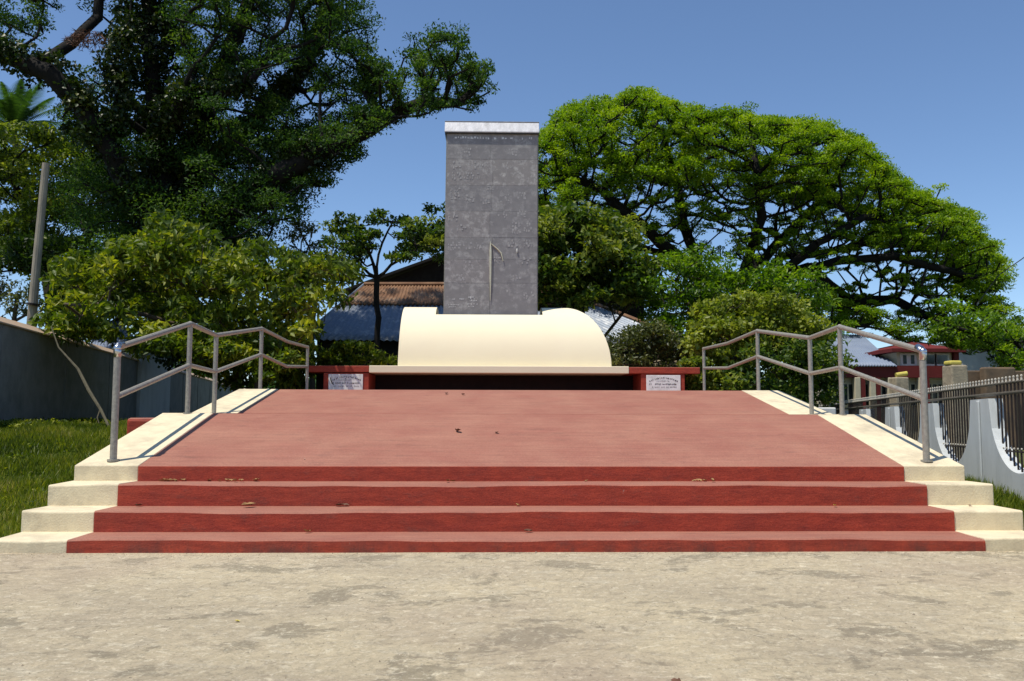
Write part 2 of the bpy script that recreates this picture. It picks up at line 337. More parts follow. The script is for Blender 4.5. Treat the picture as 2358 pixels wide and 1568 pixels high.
def inside(poly, x, y):
    c = np.zeros(len(x), bool); n = len(poly)
    for i in range(n):
        x1, y1 = poly[i]; x2, y2 = poly[(i+1) % n]
        hit = ((y1 > y) != (y2 > y)) & (x < (x2-x1)*(y-y1)/((y2-y1) or 1e-9)+x1); c ^= hit
    return c
def pads_in(poly, n, Y, dY, r, rz, seed, holes=(), squash=None):
    rng = np.random.default_rng(seed); P = np.array(poly); lo, hi = P.min(0), P.max(0); out = []
    while len(out) < n:
        x = rng.uniform(lo[0], hi[0], 400); y = rng.uniform(lo[1], hi[1], 400); ok = inside(poly, x, y)
        for hx, hy, ha, hb in holes: ok &= ((x-hx)/ha)**2+((y-hy)/hb)**2 > 1
        for a, b_ in zip(x[ok], y[ok]):
            dy = rng.uniform(-1, 1)*dY; p = at(a+rng.normal()*8, b_+rng.normal()*8, Y+dy); rr = r*rng.uniform(.6, 1.25)
            out.append((p[0], p[1], p[2], rr, rz*rr/r))
            if len(out) >= n: break
    return out
def branches(name, guides, tips, parent, mat_, tip_r=.03, base_r=None, seed=0, seg=.9, expo=2.2, wig=.12, nside=6, weight=.35):
    """grow limbs: the guide polylines are the main limbs; every tip then joins the nearest limb with a wiggling twig"""
    rng = np.random.default_rng(seed); nodes = []; par = []; plen = []; gd = []; mode = [True]
    def add(p, pa):
        nodes.append(np.array(p, float)); par.append(pa); plen.append(0 if (pa < 0 or mode[0]) else plen[pa]+np.linalg.norm(nodes[pa]-nodes[-1])); gd.append(mode[0]); return len(nodes)-1
    def run(a, p, w_=wig):
        A = nodes[a]; p = np.array(p, float); Ld = np.linalg.norm(p-A); k = max(1, int(Ld/seg)+(1 if Ld > .5*seg else 0)); cur = a
        off = rng.normal(size=3)*w_*Ld*.35
        for i in range(1, k+1):
            t = i/k; q = A+(p-A)*t+off*math.sin(math.pi*t)+(rng.normal(size=3)*w_*.5 if i < k else 0)
            q[2] -= .4*w_*Ld*math.sin(math.pi*t)
            cur = add(q, cur)
        return cur
    for g in guides:
        if not nodes: cur = add(g[0], -1)
        else:
            d = np.linalg.norm(np.array(nodes)-np.array(g[0]), axis=1); cur = int(d.argmin())
        for p in g[1:]: cur = run(cur, p, .05)
    root = nodes[0]; mode[0] = False; tips = sorted(tips, key=lambda t: np.linalg.norm(np.array(t[:3])-root))
    cnt = [0.]*0; ends = []
    for t in tips:
        NA = np.array(nodes); PL = np.array(plen); d = np.linalg.norm(NA-np.array(t[:3]), axis=1)
        c = d+weight*PL+np.where(NA[:, 2] > t[2]+.3, .8, 0); ends.append(run(int(c.argmin()), t[:3]))
    n = len(nodes); acc = np.zeros(n)
    kids = np.zeros(n, int)
    for i in range(n):
        if par[i] >= 0: kids[par[i]] += 1
    acc[kids == 0] = tip_r**expo
    for i in range(n):
        if gd[i]: acc[i] += 1.2*tip_r**expo
    for i in range(n-1, 0, -1): acc[par[i]] += acc[i]
    rad = acc**(1/expo)
    if base_r: rad = tip_r+(rad-tip_r)*(base_r-tip_r)/(rad[0]-tip_r)
    NA = np.array(nodes); V, F = [], []
    ang = np.arange(nside)*2*math.pi/nside
    k = 0
    for i in range(1, n):
        a = NA[par[i]]; b_ = NA[i]; t = b_-a; L_ = np.linalg.norm(t)
        if L_ < 1e-6: continue
        t = t/L_; q = np.array([0, 0, 1.]) if abs(t[2]) < .9 else np.array([1., 0, 0]); s1 = np.cross(t, q); s1 /= np.linalg.norm(s1); s2 = np.cross(t, s1)
        ra = min(rad[par[i]], rad[i]*1.35); rb = rad[i]
        ring = np.cos(ang)[:, None]*s1+np.sin(ang)[:, None]*s2
        V.append(a-t*ra*.25+ring*ra); V.append(b_+t*rb*.25+ring*rb)
        j = np.arange(nside); F.append(np.stack([k+j, k+(j+1) % nside, k+nside+(j+1) % nside, k+nside+j], 1)); k += 2*nside
    me = fast_mesh(name, np.vstack(V), np.vstack(F), smooth=True)
    return link(name, me, parent, mat_)
def tube_path(pts, n=8): return [tuple(p) for p in pts]

# ================================================================== SETTING
def smooth(t): t = np.clip(t, 0, 1); return t*t*(3-2*t)
def gz(x, y):
    left = smooth((2.-x)/7.)
    return .90*left*smooth((y-8.1)/9.5)+(1-left)*(.22*smooth((y-8.1)/3.2)+.1*smooth((y-24)/10))-.012
# terrain: one sheet out to the horizon
xs = np.concatenate([[-1500, -600, -200, -80], np.arange(-40, 41, 1.), [80, 200, 600, 1500]])
ys = np.concatenate([[-1500, -400, -60, -10], np.arange(0, 60, 1.), [80, 200, 600, 2500]])
gx, gy = np.meshgrid(xs, ys); V = np.stack([gx.ravel(), gy.ravel(), gz(gx, gy).ravel()], 1)
nx = len(xs); i = np.arange(len(ys)-1)[:, None]*nx+np.arange(nx-1)[None]; i = i.ravel()
g = link('ground', fast_mesh('ground', V, np.stack([i, i+1, i+nx+1, i+nx], 1), smooth=True), None, SOIL); tag(g, kind='structure')
# concrete forecourt with a slightly ragged grass edge
mb = MB(); mb.v = []; top = []; rg = random.Random(3)
for k in range(0, 61):
    x = -22+k*44/60; top.append((x, 7.70+(.0 if -4.3 < x < 5.0 else rg.uniform(.05, .35)), 0.))
mb.v = [(-22, -12, 0), (22, -12, 0)]+list(reversed(top)); mb.f = [tuple(range(len(mb.v)))]
g = mb.build('forecourt_paving', CONC); tag(g, kind='structure')

# ================================================================== STEPS AND RAMPS
CX = .383; HW = 4.0; OW = 4.655
STL = [(7.67, 0, .110), (8.17, .110, .295), (8.665, .295, .500), (9.135, .500, .655)]     # front Y, bottom z, top z
C1Y, LB, C2Y, END = 11.52, 12.62, 14.99, 20.6
Z1, Z2 = 1.20, 1.615
stairs = thing('monument_stairway', 'broad red stairway and ramps with cream borders leading up to the monument', 'stairway', (CX, 7.67, 0))
def wob_box(x0, x1, y0, y1, z0, z1, n=40, amp=.006, seed=0):
    """a cast step: its front top edge wanders by a few millimetres"""
    r = random.Random(seed); mb = MB(); prof = []
    ph = [r.uniform(0, 6) for _ in range(4)]
    for k in range(n+1):
        x = x0+(x1-x0)*k/n
        o = amp*(math.sin(x*1.3+ph[0])+.6*math.sin(x*3.1+ph[1])+.5*math.sin(x*7.7+ph[2]))
        o2 = amp*.8*(math.sin(x*1.7+ph[3])+.5*math.sin(x*5.1+ph[1]))
        prof.append((x, o, o2))
    for x, o, o2 in prof: mb.v += [(x, y0+o2, z0), (x, y0+o2, z1+o-.012), (x, y0+o2+.014, z1+o), (x, y1, z1), (x, y1, z0)]
    for k in range(n):
        a = k*5; b_ = a+5
        for j in range(4): mb.f.append((a+j, a+j+1, b_+j+1, b_+j))
    mb.f.append((0, 1, 2, 3, 4)); e = n*5; mb.f.append((e+4, e+3, e+2, e+1, e)); return mb
for k, (y, z0, z1) in enumerate(STL[:3]):
    yb = STL[k+1][0]+.05
    wob_box(CX-HW, CX+HW, y, yb, -.3 if k == 0 else z0-.05, z1, seed=k).build('step', RED, stairs)
    for s in (-1, 1):
        a, b_ = sorted((CX+s*HW, CX+s*(OW+.012*k)))
        wob_box(a, b_, y+.012, yb, -.3, z1+.004, 8, .006, 20+k*2+s).build('end_block', CREAM, stairs, bevel=.012)
# first ramp (the fourth riser is its front), landing, second ramp, upper landing
yA = STL[3][0]
def slab_x(prof, x0, x1, n=1): return MB().prism_x(prof, x0, x1)
slab_x([(yA, -.3), (C1Y, -.3), (C1Y, Z1), (yA, .655)], CX-HW, CX+HW).build('ramp', RED, stairs, bevel=.008)
slab_x([(C1Y, -.3), (LB, -.3), (LB, Z1), (C1Y, Z1)], CX-HW, CX+HW).build('landing', RED, stairs)
slab_x([(LB, -.3), (C2Y, -.3), (C2Y, Z2), (LB, Z1)], CX-HW, CX+HW).build('ramp', RED, stairs)
slab_x([(C2Y, -.3), (END, -.3), (END, Z2), (C2Y, Z2)], CX-OW, CX+OW).build('landing', RED, stairs)
for s in (-1, 1):
    a, b_ = sorted((CX+s*HW, CX+s*OW)); a1, b1 = a, b_
    slab_x([(yA+.012, -.3), (C1Y, -.3), (C1Y, Z1+.006), (yA+.012, .661)], a, b_).build('ramp_border', CREAM, stairs, bevel=.010)
    slab_x([(C1Y, -.3), (LB, -.3), (LB, Z1+.006), (C1Y, Z1+.006)], a, b_).build('landing_border', CREAM, stairs)
    slab_x([(LB, -.3), (C2Y, -.3), (C2Y, Z2+.006), (LB, Z1+.006)], a, b_).build('ramp_border', CREAM, stairs)
# red kerb block standing out on the left beyond the landing
p = at(290, 962, 12.6)
MB().box(p[0], CX-OW-.003, 12.6, 15.6, .3, p[2]).build('kerb_block', RED, stairs, bevel=.05)

# ================================================================== HANDRAILS
PX = 4.325
PO = [(9.30, .705, 1.895, .690), (11.50, Z1, 2.378, 1.80), (12.60, Z1, 2.325, 1.755), (15.08, Z2, 2.668, 2.14), (18.91, Z2, 2.645, 2.14)]
PR = .0335
for s, lab in ((-1, 'left-hand weathered pipe handrail with two rails, beside the grey boundary wall'), (1, 'right-hand weathered pipe handrail with two rails, beside the scalloped white fence')):
    X = CX+s*PX; h = thing('handrail', lab, 'handrail', (X, 9.3, .7), 'pipe handrails along the stairway')
    low = []
    for k, (Y, zb, zt, _) in enumerate(PO):
        zl = [at(279, 914, 9.3)[2], 1.83, 1.80, 2.22, 2.22][k]; low.append((X, Y, zl))
        r = PR*(1.08 if k == 0 else .95)
        MB().tube([(X, Y, zb-.02), (X, Y, zt-.02)], r, 14).build('post', STEEL, h, smooth=False)
        MB().tube([(X, Y, zb-.01), (X, Y, zb+.012)], r*1.7, 14).build('base_flange', STEEL, h)
    for k in range(4):
        (Y0, _, t0, _), (Y1, _, t1, _) = PO[k], PO[k+1]
        sag = .0 if k < 3 else -.05
        MB().tube([(X, Y0, t0), (X, (Y0+Y1)/2, (t0+t1)/2+sag), (X, Y1, t1)], PR*.98, 12).build('top_rail', STEEL, h)
        a, b_ = low[k], low[k+1]
        MB().tube([a, (X, (Y0+Y1)/2, (a[2]+b_[2])/2+sag*2), b_], PR*.9, 12).build('lower_rail', STEEL, h)
        MB().ball((X, Y1, t1), PR*1.06, 12).build('joint', STEEL, h)
    X0, Y0, t0 = X, PO[0][0], PO[0][2]
    MB().tube([(X0, Y0+.10, t0+.045), (X0, Y0+.03, t0+.02), (X0, Y0-.012, t0-.03), (X0, Y0, t0-.10)], PR*1.18, 14).ball((X0, Y0-.012, t0-.01), PR*1.2, 14).build('elbow', CHROME, h, smooth=True)

# ================================================================== MONUMENT
mon = thing('memorial_base', 'cream vaulted memorial base on a slab carried over dark recesses, with framed plaque piers', 'monument', (.2, 21, Z2))
SZ0, SZ1 = 2.147, 2.312
MB().box(-2.757, 3.232, 20.0, 23.6, SZ0, SZ1).build('slab', VAULT, mon, bevel=.012)
MB().box(-4.205, -2.760, 20.01, 23.6, SZ0+.012, SZ1-.006).build('slab_wing', RED, mon, bevel=.012)
MB().box(3.235, 4.890, 20.01, 23.6, SZ0+.0, SZ1-.016).build('slab_wing', RED, mon, bevel=.012)
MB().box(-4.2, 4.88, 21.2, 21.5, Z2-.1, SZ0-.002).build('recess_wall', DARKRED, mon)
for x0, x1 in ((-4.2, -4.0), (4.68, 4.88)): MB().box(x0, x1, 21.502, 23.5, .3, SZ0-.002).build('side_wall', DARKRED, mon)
# plaque piers
def plaque(xa, xb, fa, fb, seed, first):
    r = random.Random(seed)
    MB().box(fa, fb, 20.035, 21.2, Z2-.02, SZ0-.004).build('plaque_pier', RED, mon, bevel=.01)
    ztop = SZ0-.035
    pl = MB().box(xa, xb, 20.014, 20.0335, Z2+.01, ztop).build('plaque', MARBLE, mon, bevel=.006)
    W = xb-xa; cx = (xa+xb)/2; yy = 20.0138
    def stroke(mb, x, z, w_, h_, rot):
        c, s_ = math.cos(rot), math.sin(rot); P = []
        for dx, dz in ((-w_/2, -h_/2), (w_/2, -h_/2), (w_/2, h_/2), (-w_/2, h_/2)): P.append((x+dx*c-dz*s_, z+dx*s_+dz*c))
        mb.hexa([(a, yy-.004, b_) for a, b_ in P], [(a, yy, b_) for a, b_ in P])
    def glyph(mb, x, z, sz, rot):
        for _ in range(r.randint(2, 3)):
            stroke(mb, x+r.uniform(-.25, .25)*sz, z+r.uniform(-.25, .25)*sz, *(r.choice([(sz*.25, sz), (sz*.8, sz*.22), (sz*.3, sz*.7)])), rot)
    mb = MB(); n = 17
    for k in range(n):
        t = (k/(n-1)-.5)*2; x = cx+(.02 if first else 0)+t*W*.40; z = ztop-.062-.075*t*t; glyph(mb, x, z, .034, -t*.36)
    for k in range(9):
        glyph(mb, cx-.15+k*.034, ztop-.135, .020, 0)
    if first: stroke(mb, cx+.0, ztop-.105, .02, .02, .7)
    for k in range(22):
        if r.random() < .88: glyph(mb, cx-W*.40+k*W*.80/21, ztop-.205, .030, 0)
    for k in range(20):
        if r.random() < .8: glyph(mb, cx-W*.36+k*W*.72/19, ztop-.275, .022, 0)
    if first:
        for k in range(10):
            t = k/9; stroke(mb, xa+.05+.06*t*t, ztop-.09-.14*t, .030, .018, -1.2+.4*t)
    tag(mb.build('lettering', INK, pl), kind='stuff')
plaque(-3.682, -2.896, -3.80, -2.765, 5, True); plaque(3.636, 4.432, 3.52, 4.535, 9, False)
# vault: half barrel, square cut on the left, cut obliquely on the right, with a slot for the pillar
mb = MB(); VH = 1.553; VR = 1.4; nth, nxx = 180, 2; Y0 = 20.3
for i in range(nth+1):
    th = math.pi*i/nth; y = Y0+VR*(1-math.cos(th)); z = SZ1-.02+(VH+.02)*math.sin(th)
    mb.v += [(-2.135+.03*math.sin(th), y, z), (2.872-1.1*(1-math.cos(th)), y, z)]
for i in range(nth): mb.f.append((2*i, 2*i+1, 2*i+3, 2*i+2))
mb.f.append(tuple(range(0, 2*nth+2, 2))[::-1]); mb.f.append(tuple(range(1, 2*nth+2, 2))); mb.f.append((0, 2*nth, 2*nth+1, 1))
vo = mb.build('vault_block', VAULT)
cut = MB().box(-1.30, 1.293, 20.935, 22.35, 2.75, 4.6).build('cutter', None or VAULT)
bo = vo.modifiers.new('b', 'BOOLEAN'); bo.object = cut; bo.operation = 'DIFFERENCE'; bo.solver = 'EXACT'
dg = bpy.context.evaluated_depsgraph_get(); me = bpy.data.meshes.new_from_object(vo.evaluated_get(dg)); me.name = 'vault'
bpy.data.objects.remove(vo); bpy.data.objects.remove(cut)
v = link('vault', me, mon); bv = v.modifiers.new('edges', 'BEVEL'); bv.width = .008; bv.segments = 2; bv.limit_method = 'ANGLE'; bv.angle_limit = R_(40)

pil = thing('memorial_pillar', 'tall dark slate pillar with a pale overhanging cap, rising out of the cream vault', 'pillar', (.03, 21.2, SZ1))
def lx(z): t = (z-3.6)/4.5; return -1.121+.036*t, 1.176+.020*t
a0, a1 = lx(SZ1), lx(8.10)
MB().hexa([(a0[0], 21.022, SZ1), (a0[1], 21.022, SZ1), (a0[1], 21.50, SZ1), (a0[0], 21.50, SZ1)],
          [(a1[0], 21.022, 8.12), (a1[1], 21.022, 8.12), (a1[1], 21.50, 8.12), (a1[0], 21.50, 8.12)]).build('shaft', SLATE_EDGE, pil, bevel=.006)
zs = [2.4, 2.96, 3.56]+[at(1130, yy*.57568, 21)[2] for yy in (1132, 1038, 950, 845, 741, 637, 580)]+[8.115]
zs = sorted(set(round(z, 3) for z in zs)); rr = random.Random(4)
for k in range(len(zs)-1):
    z0, z1 = zs[k]+.0018, zs[k+1]-.0018
    if z1-z0 < .1: continue
    xsplit = [.0, .04, -.03][k % 3]+.03
    for side in (0, 1):
        l0, l1 = lx(z0), lx(z1)
        if side == 0: q = (l0[0]+.022, xsplit-.003, l1[0]+.022, xsplit-.003)
        else: q = (xsplit+.003, l0[1]-.022, xsplit+.003, l1[1]-.022)
        yf = 21.0+rr.uniform(-.002, .002)
        MB().hexa([(q[0], yf, z0), (q[1], yf, z0), (q[1], 21.021, z0), (q[0], 21.021, z0)],
                  [(q[2], yf, z1), (q[3], yf, z1), (q[3], 21.021, z1), (q[2], 21.021, z1)]).build('panel', SLATE[rr.randrange(4)], pil)
# cap: pale sloping front, flat top, thin drip edge
cz0, cz1 = 8.118, 8.44
MB().prism_x([(20.938, cz0+.02), (20.938, cz0+.05), (21.07, cz1), (21.44, cz1), (21.60, cz0+.02)][::-1], -1.125, 1.215).build('cap', CAPM, pil, bevel=.012)
MB().box(-1.118, 1.208, 20.945, 21.59, cz0-.004, cz0+.0195).build('cap_drip_edge', INK, pil)
MB().box(-1.128, 1.22, 21.06, 21.46, cz1+.0, cz1+.022).build('cap_ridge', SLATE[0], pil, bevel=.005)
# worn lettering, all illegible in the photograph: short pale dashes
def dashes(name, rows, seed, matl):
    r = random.Random(seed); mb = MB()
    for (x0, x1, z, h_, fill) in rows:
        x = x0
        while x < x1:
            w_ = r.uniform(.4, 1.3)*h_
            if r.random() < fill:
                for _ in range(2):
                    hh = h_*r.uniform(.25, 1); zz = z+r.uniform(-.3, .3)*h_; yf_ = 20.9950+r.uniform(0, .0012); mb.box(x, x+w_*r.uniform(.3, 1), yf_, 20.9972+r.uniform(0, .0005), zz-hh/2, zz+hh/2)
            x += w_+h_*.35
    return tag(mb.build(name, matl, pil), kind='stuff')
def zy(y): return at(1100, y, 21)[2]
def xx(x): return at(x, 650, 21)[0]
dashes('heading_inscription', [(xx(1040), xx(1130), zy(317.5), .055, .75), (xx(1136), xx(1228), zy(317.5), .055, .55)], 1, ETCH)
dashes('worn_inscription', [(xx(1033), xx(1048), zy(689), .022, .9), (xx(1052), xx(1068), zy(689), .03, .8), (xx(1033), xx(1058), zy(702), .022, .8), (xx(1033), xx(1050), zy(707), .02, .8)], 2, ETCH)
dashes('worn_inscription', [(xx(1079), xx(1098), zy(684+4*k), .030, .85) for k in range(3)]+[(xx(1076), xx(1104), zy(700), .026, .8), (xx(1076), xx(1092), zy(706), .026, .7)], 3, ETCH)
rows = []; r = random.Random(12)
for (cxx, cyy) in ((1085, 460), (1115, 462), (1080, 455), (1045, 452), (1045, 440), (1040, 570), (1075, 566), (1100, 566), (1188, 520), (1188, 530), (1215, 510), (1215, 525), (1155, 495), (1200, 492), (1215, 560), (1178, 560), (1050, 565), (1048, 405), (1076, 405), (1095, 405), (1145, 470), (1165, 455), (1050, 380), (1100, 380), (1200, 378), (1060, 640), (1190, 640), (1130, 430), (1200, 450), (1165, 380), (1075, 350), (1180, 350), (1140, 600), (1080, 610), (1210, 600), (1160, 665), (1215, 680), (1060, 525), (1040, 500)):
    for k in range(3): rows.append((xx(cxx-9), xx(cxx+10), zy(cyy-6+5.5*k), .055, .62))
ETCH2 = mat('faint_rubbed_marks', (.44, .425, .41), (.32, .31, .30), 12, .8)
dashes('worn_inscription', rows, 6, ETCH2)
# brass emblem: long tapering stem with a crooked arm, and a separate drop
yy = 20.982
def V3(x, y): p = at(x, y, 20.985); return (p[0], yy, p[2])
MB().tube([V3(1129.5, 556), V3(1130, 580), V3(1129.5, 640), V3(1129, 692)], [.010, .031, .024, .007], 8).build('emblem_stem', GOLD, pil)
MB().tube([V3(1131, 561), V3(1146, 574), V3(1154, 583), V3(1159, 601)], [.010, .018, .021, .011], 8).build('emblem_arm', GOLD, pil)
MB().ball(V3(1190.5, 577), .03, 10, (.7, .5, 1.9)).build('emblem_drop', WHITEP, pil)

# ================================================================== LEFT BOUNDARY WALL
wl = thing('boundary_wall', 'long dark grey cement wall with a terracotta coping, running back behind the left handrail', 'wall', (-10.2, 18, .9))
dv = np.array([-.1735-.0045, 1.]); dv /= np.linalg.norm(dv); nv = np.array([dv[1], -dv[0]])
P0 = np.array([at(0, 900, 18)[0], 18.])
top0 = at(0, 747, 18)[2]
for k in range(-2, 12):
    s0, s1 = k*4.4, k*4.4+4.4
    a = P0+dv*s0; b_ = P0+dv*s1; th = .14
    zt = top0+.012*s0*0-.0*k; z0a, z0b = float(gz(a[0], a[1]))-.2, float(gz(b_[0], b_[1]))-.2
    g_ = .012
    a_ = a+dv*g_; bb = b_-dv*g_
    MB().hexa([(*(a_), z0a), (*(bb), z0b), (*(bb-nv*th), z0b), (*(a_-nv*th), z0a)], [(*(a_), zt), (*(bb), zt), (*(bb-nv*th), zt), (*(a_-nv*th), zt)]).build('panel', WALLG, wl)
    q = .05; e = dv*.006
    lo4 = [(*(a+nv*q+e), zt+.002), (*(b_+nv*q-e), zt+.002), (*(b_-nv*(th+q)-e), zt+.002), (*(a-nv*(th+q)+e), zt+.002)]
    hi4 = [(*(a+nv*q+e), zt+.035), (*(b_+nv*q-e), zt+.035), (*(b_-nv*(th+q)-e), zt+.20), (*(a-nv*(th+q)+e), zt+.20)]
    MB().hexa(lo4, hi4).build('coping', COPE, wl, bevel=.01)
    pc = a+nv*.02
    MB().hexa([(*(pc-dv*.09), z0a), (*(pc+dv*.09), z0a), (*(pc+dv*.09-nv*.1), z0a), (*(pc-dv*.09-nv*.1), z0a)], [(*(pc-dv*.09), zt-.05), (*(pc+dv*.09), zt-.05), (*(pc+dv*.09-nv*.1), zt-.05), (*(pc-dv*.09-nv*.1), zt-.05)]).build('pilaster', WALLG, wl)
# dead branch leaning on it
br = [at(118, 752, 19.4), at(135, 800, 19.0), at(180, 850, 18.4), at(205, 900, 17.8), at(233, 945, 17.2), at(252, 985, 16.6)]
mb = MB().tube([tuple(p) for p in br], [.012, .018, .03, .035, .03, .022], 7).tube([tuple(at(232, 940, 17.25)), tuple(at(224, 962, 17.1)), tuple(at(228, 975, 17))], [.02, .014, .008], 6)
tag(mb.build('fallen_branch', TWIG), 'thin bare branch leaning aslant against the dark grey wall', 'branch')

# ================================================================== RIGHT SCALLOPED FENCE
wr = thing('scalloped_fence', 'white rendered fence with deep U-shaped openings, iron bars and a double top rail', 'fence', (6.1, 10, 0))
FC, FS = at(2340, 1000, 10.1)[0]-.2255*10.1, .2255
fd = np.array([FS, 1.]); fd /= np.linalg.norm(fd); fn = np.array([-fd[1], fd[0]])   # fn faces left, towards the stairway
def FP(s, off=0):   # s metres along the fence measured from Y=10.1
    q = np.array([FC+FS*10.1, 10.1])+fd*s+fn*off; return q
def drop(s): return -.010*max(0, s)
PITCHF = 2.56; CEN0 = 1.27; ZTOP = 1.42
th = .17
def bay_edges(k): return CEN0+PITCHF*k, CEN0+PITCHF*(k+1)
for k in range(-4, 10):
    c0, c1 = bay_edges(k); z0 = -.3; n = 22; hw_ = .36
    prof = [(c0, ZTOP+drop(c0))]
    for j in range(n+1):
        t = j/n*2-1; s = (c0+c1)/2+t*(PITCHF/2-hw_)
        u = abs(t)
        z = .52+(ZTOP-.52)*(u**5.5) if u < 1 else ZTOP
        z = .52+(ZTOP-.52)*(1-math.sqrt(max(0, 1-u**2.05))) if u < 1 else ZTOP
        prof.append((s, z+drop(s)))
    prof.append((c1, ZTOP+drop(c1)))
    mb = MB()
    for off in (0, -th):
        for s, z in prof: q = FP(s, off); mb.v.append((q[0], q[1], z))
        for s, z in prof: q = FP(s, off); mb.v.append((q[0], q[1], z0))
    m_ = len(prof)
    for j in range(m_-1):
        mb.f.append((j, j+1, m_+j+1, m_+j)); mb.f.append((2*m_+j+1, 2*m_+j, 3*m_+j, 3*m_+j+1)); mb.f.append((j+1, j, 2*m_+j, 2*m_+j+1))
    mb.f.append((0, m_, 3*m_, 2*m_)); mb.f.append((m_-1, 2*m_+m_-1, 3*m_+m_-1, 2*m_-1))
    mb.build('panel', WALLW, wr)
    # shallow rib down the middle of each pillar
    q0, q1 = c0-.045, c0+.045
    A, B, C, D = FP(q0, .028), FP(q1, .028), FP(q1, .001), FP(q0, .001)
    MB().hexa([(*A, z0), (*B, z0), (*C, z0), (*D, z0)], [(*A, ZTOP-.02+drop(c0)), (*B, ZTOP-.02+drop(c0)), (*C, ZTOP-.02+drop(c0)), (*D, ZTOP-.02+drop(c0))]).build('rib', WALLW, wr, bevel=.012)
    # bars
    if -2 <= k < 9:
        nb = 15
        bar = None
        for j in range(nb):
            s = c0+hw_+.08+(PITCHF-2*hw_-.16)*j/(nb-1); q = FP(s, -th/2)
            t = (s-(c0+c1)/2)/(PITCHF/2-hw_); zb = .52+(ZTOP-.52)*(1-math.sqrt(max(0, 1-abs(t)**2.05)))-.03+drop(s)
            o = MB().box(q[0]-.008, q[0]+.008, q[1]-.008, q[1]+.008, zb, 1.60+drop(s)).build('bar', IRON, wr)
        q = FP(c0+hw_, -th/2); q2 = FP(c1-hw_, -th/2)
        MB().tube([(q[0], q[1], 1.02+drop(c0)-.25), (q2[0], q2[1], 1.02+drop(c1)-.25)], .012, 6).build('cross_rail', IRON, wr)
        mb = MB()
        for j in range(nb-1):
            s = c0+hw_+.08+(PITCHF-2*hw_-.16)*(j+.5)/(nb-1); q = FP(s, -th/2+.015)
            mb.ball((q[0], q[1], .80+drop(s)), .013, 6, (1, 1, 1))
        tag(mb.build('knob_row', mat('pale_knob', (.6, .55, .45), None, 5, .4) if k == -2 else bpy.data.materials['pale_knob'], wr), kind='stuff')
for zt, rad in ((1.475, .022), (1.600, .016)):
    a = FP(-9, -th/2+.0); b_ = FP(27, -th/2)
    pts = [(*FP(s, -th/2), zt+drop(s)) for s in range(-9, 28, 3)]
    MB().tube(pts, rad, 8).build('top_rail', IRONR, wr)
mb = MB()
for j in range(0, 230):
    s = -2.5+j*.125; q = FP(s, -th/2); mb.tube([(q[0], q[1], 1.60+drop(s)), (q[0], q[1], 1.655+drop(s))], [.014, .008], 5); mb.ball((q[0], q[1], 1.665+drop(s)), .016, 6)
tag(mb.build('finial_row', bpy.data.materials['pale_knob'], wr), kind='stuff')

# ================================================================== BUILDINGS
# rusty shed behind the monument
YE, YR = 34., 39.
def corrugated(name, P00, P10, P01, P11, ncor, depth, matl, parent, nv_=6):
    """sheet from eave P00-P10 to ridge P01-P11 with rounded corrugations"""
    P00, P10, P01, P11 = map(np.array, (P00, P10, P01, P11)); n = ncor*4
    nrm = np.cross(P10-P00, P01-P00); nrm = nrm/np.linalg.norm(nrm)
    u = np.linspace(0, 1, n+1); v_ = np.linspace(0, 1, nv_+1); Vs = []
    for vv in v_:
        base = (1-vv)*(P00[None]*(1-u)[:, None]+P10[None]*u[:, None])+vv*(P01[None]*(1-u)[:, None]+P11[None]*u[:, None])
        Vs.append(base+nrm*(np.sin(u*ncor*2*math.pi)*depth)[:, None])
    Vs = np.vstack(Vs); i = (np.arange(nv_)[:, None]*(n+1)+np.arange(n)[None]).ravel()
    o = link(name, fast_mesh(name, Vs, np.stack([i, i+1, i+n+2, i+n+1], 1), smooth=True), parent, matl)
    so_ = o.modifiers.new('t', 'SOLIDIFY'); so_.thickness = .02; return o
shed = thing('metal_roofed_shed', 'low dark shed with a rusting brown and blue-grey sheet roof, behind the monument', 'shed', (0, YE, .9))
eL, eR = at(688, 781, YE), at(1600, 792, YE); rL, rR = at(838, 656, YR), at(1252, 656, YR)
for k, (v0, v1, M_) in enumerate(((0, .60, GALV), (.60, 1., RUST))):
    f = lambda a, b_, t: a+(b_-a)*t
    o0 = np.array([0, -.05*(k), .03*k]); corrugated('roof_sheet', f(eL, rL, v0)+o0, f(eR, rR, v0)+o0, f(eL, rL, v1+.03*(k == 0)), f(eR, rR, v1+.03*(k == 0)), 60, .035, M_, shed)
bk = 2*YR-YE
corrugated('roof_sheet', (rL[0], YR+.02, rL[2]), (rR[0], YR+.02, rR[2]), (eL[0], bk, eL[2]), (eR[0], bk, eR[2]), 50, .03, RUST, shed, 2)
MB().tube([(rL[0], YR, rL[2]+.03), (rR[0], YR, rR[2]+.03)], .10, 8).build('ridge_cap', RUST, shed)
MB().tube([tuple(rR+[0, 0, .05]), tuple(eR+[0, 0, .05])], .09, 6).build('hip_cap', RUST, shed)
MB().tube([tuple(rL+[0, 0, .03]), tuple(eL+[0, 0, .03])], .05, 6).build('hip_cap', GALV, shed)
MB().box(eL[0]+.6, eR[0]-.6, YE+.6, YE+.8, .3, eL[2]+.15).build('wall', DARKWALL, shed)
for k in range(7):
    x = eL[0]+.7+k*(eR[0]-eL[0]-1.4)/6; MB().box(x-.06, x+.06, YE+.35, YE+.47, .3, eL[2]+.05).build('post', DARKWALL, shed)
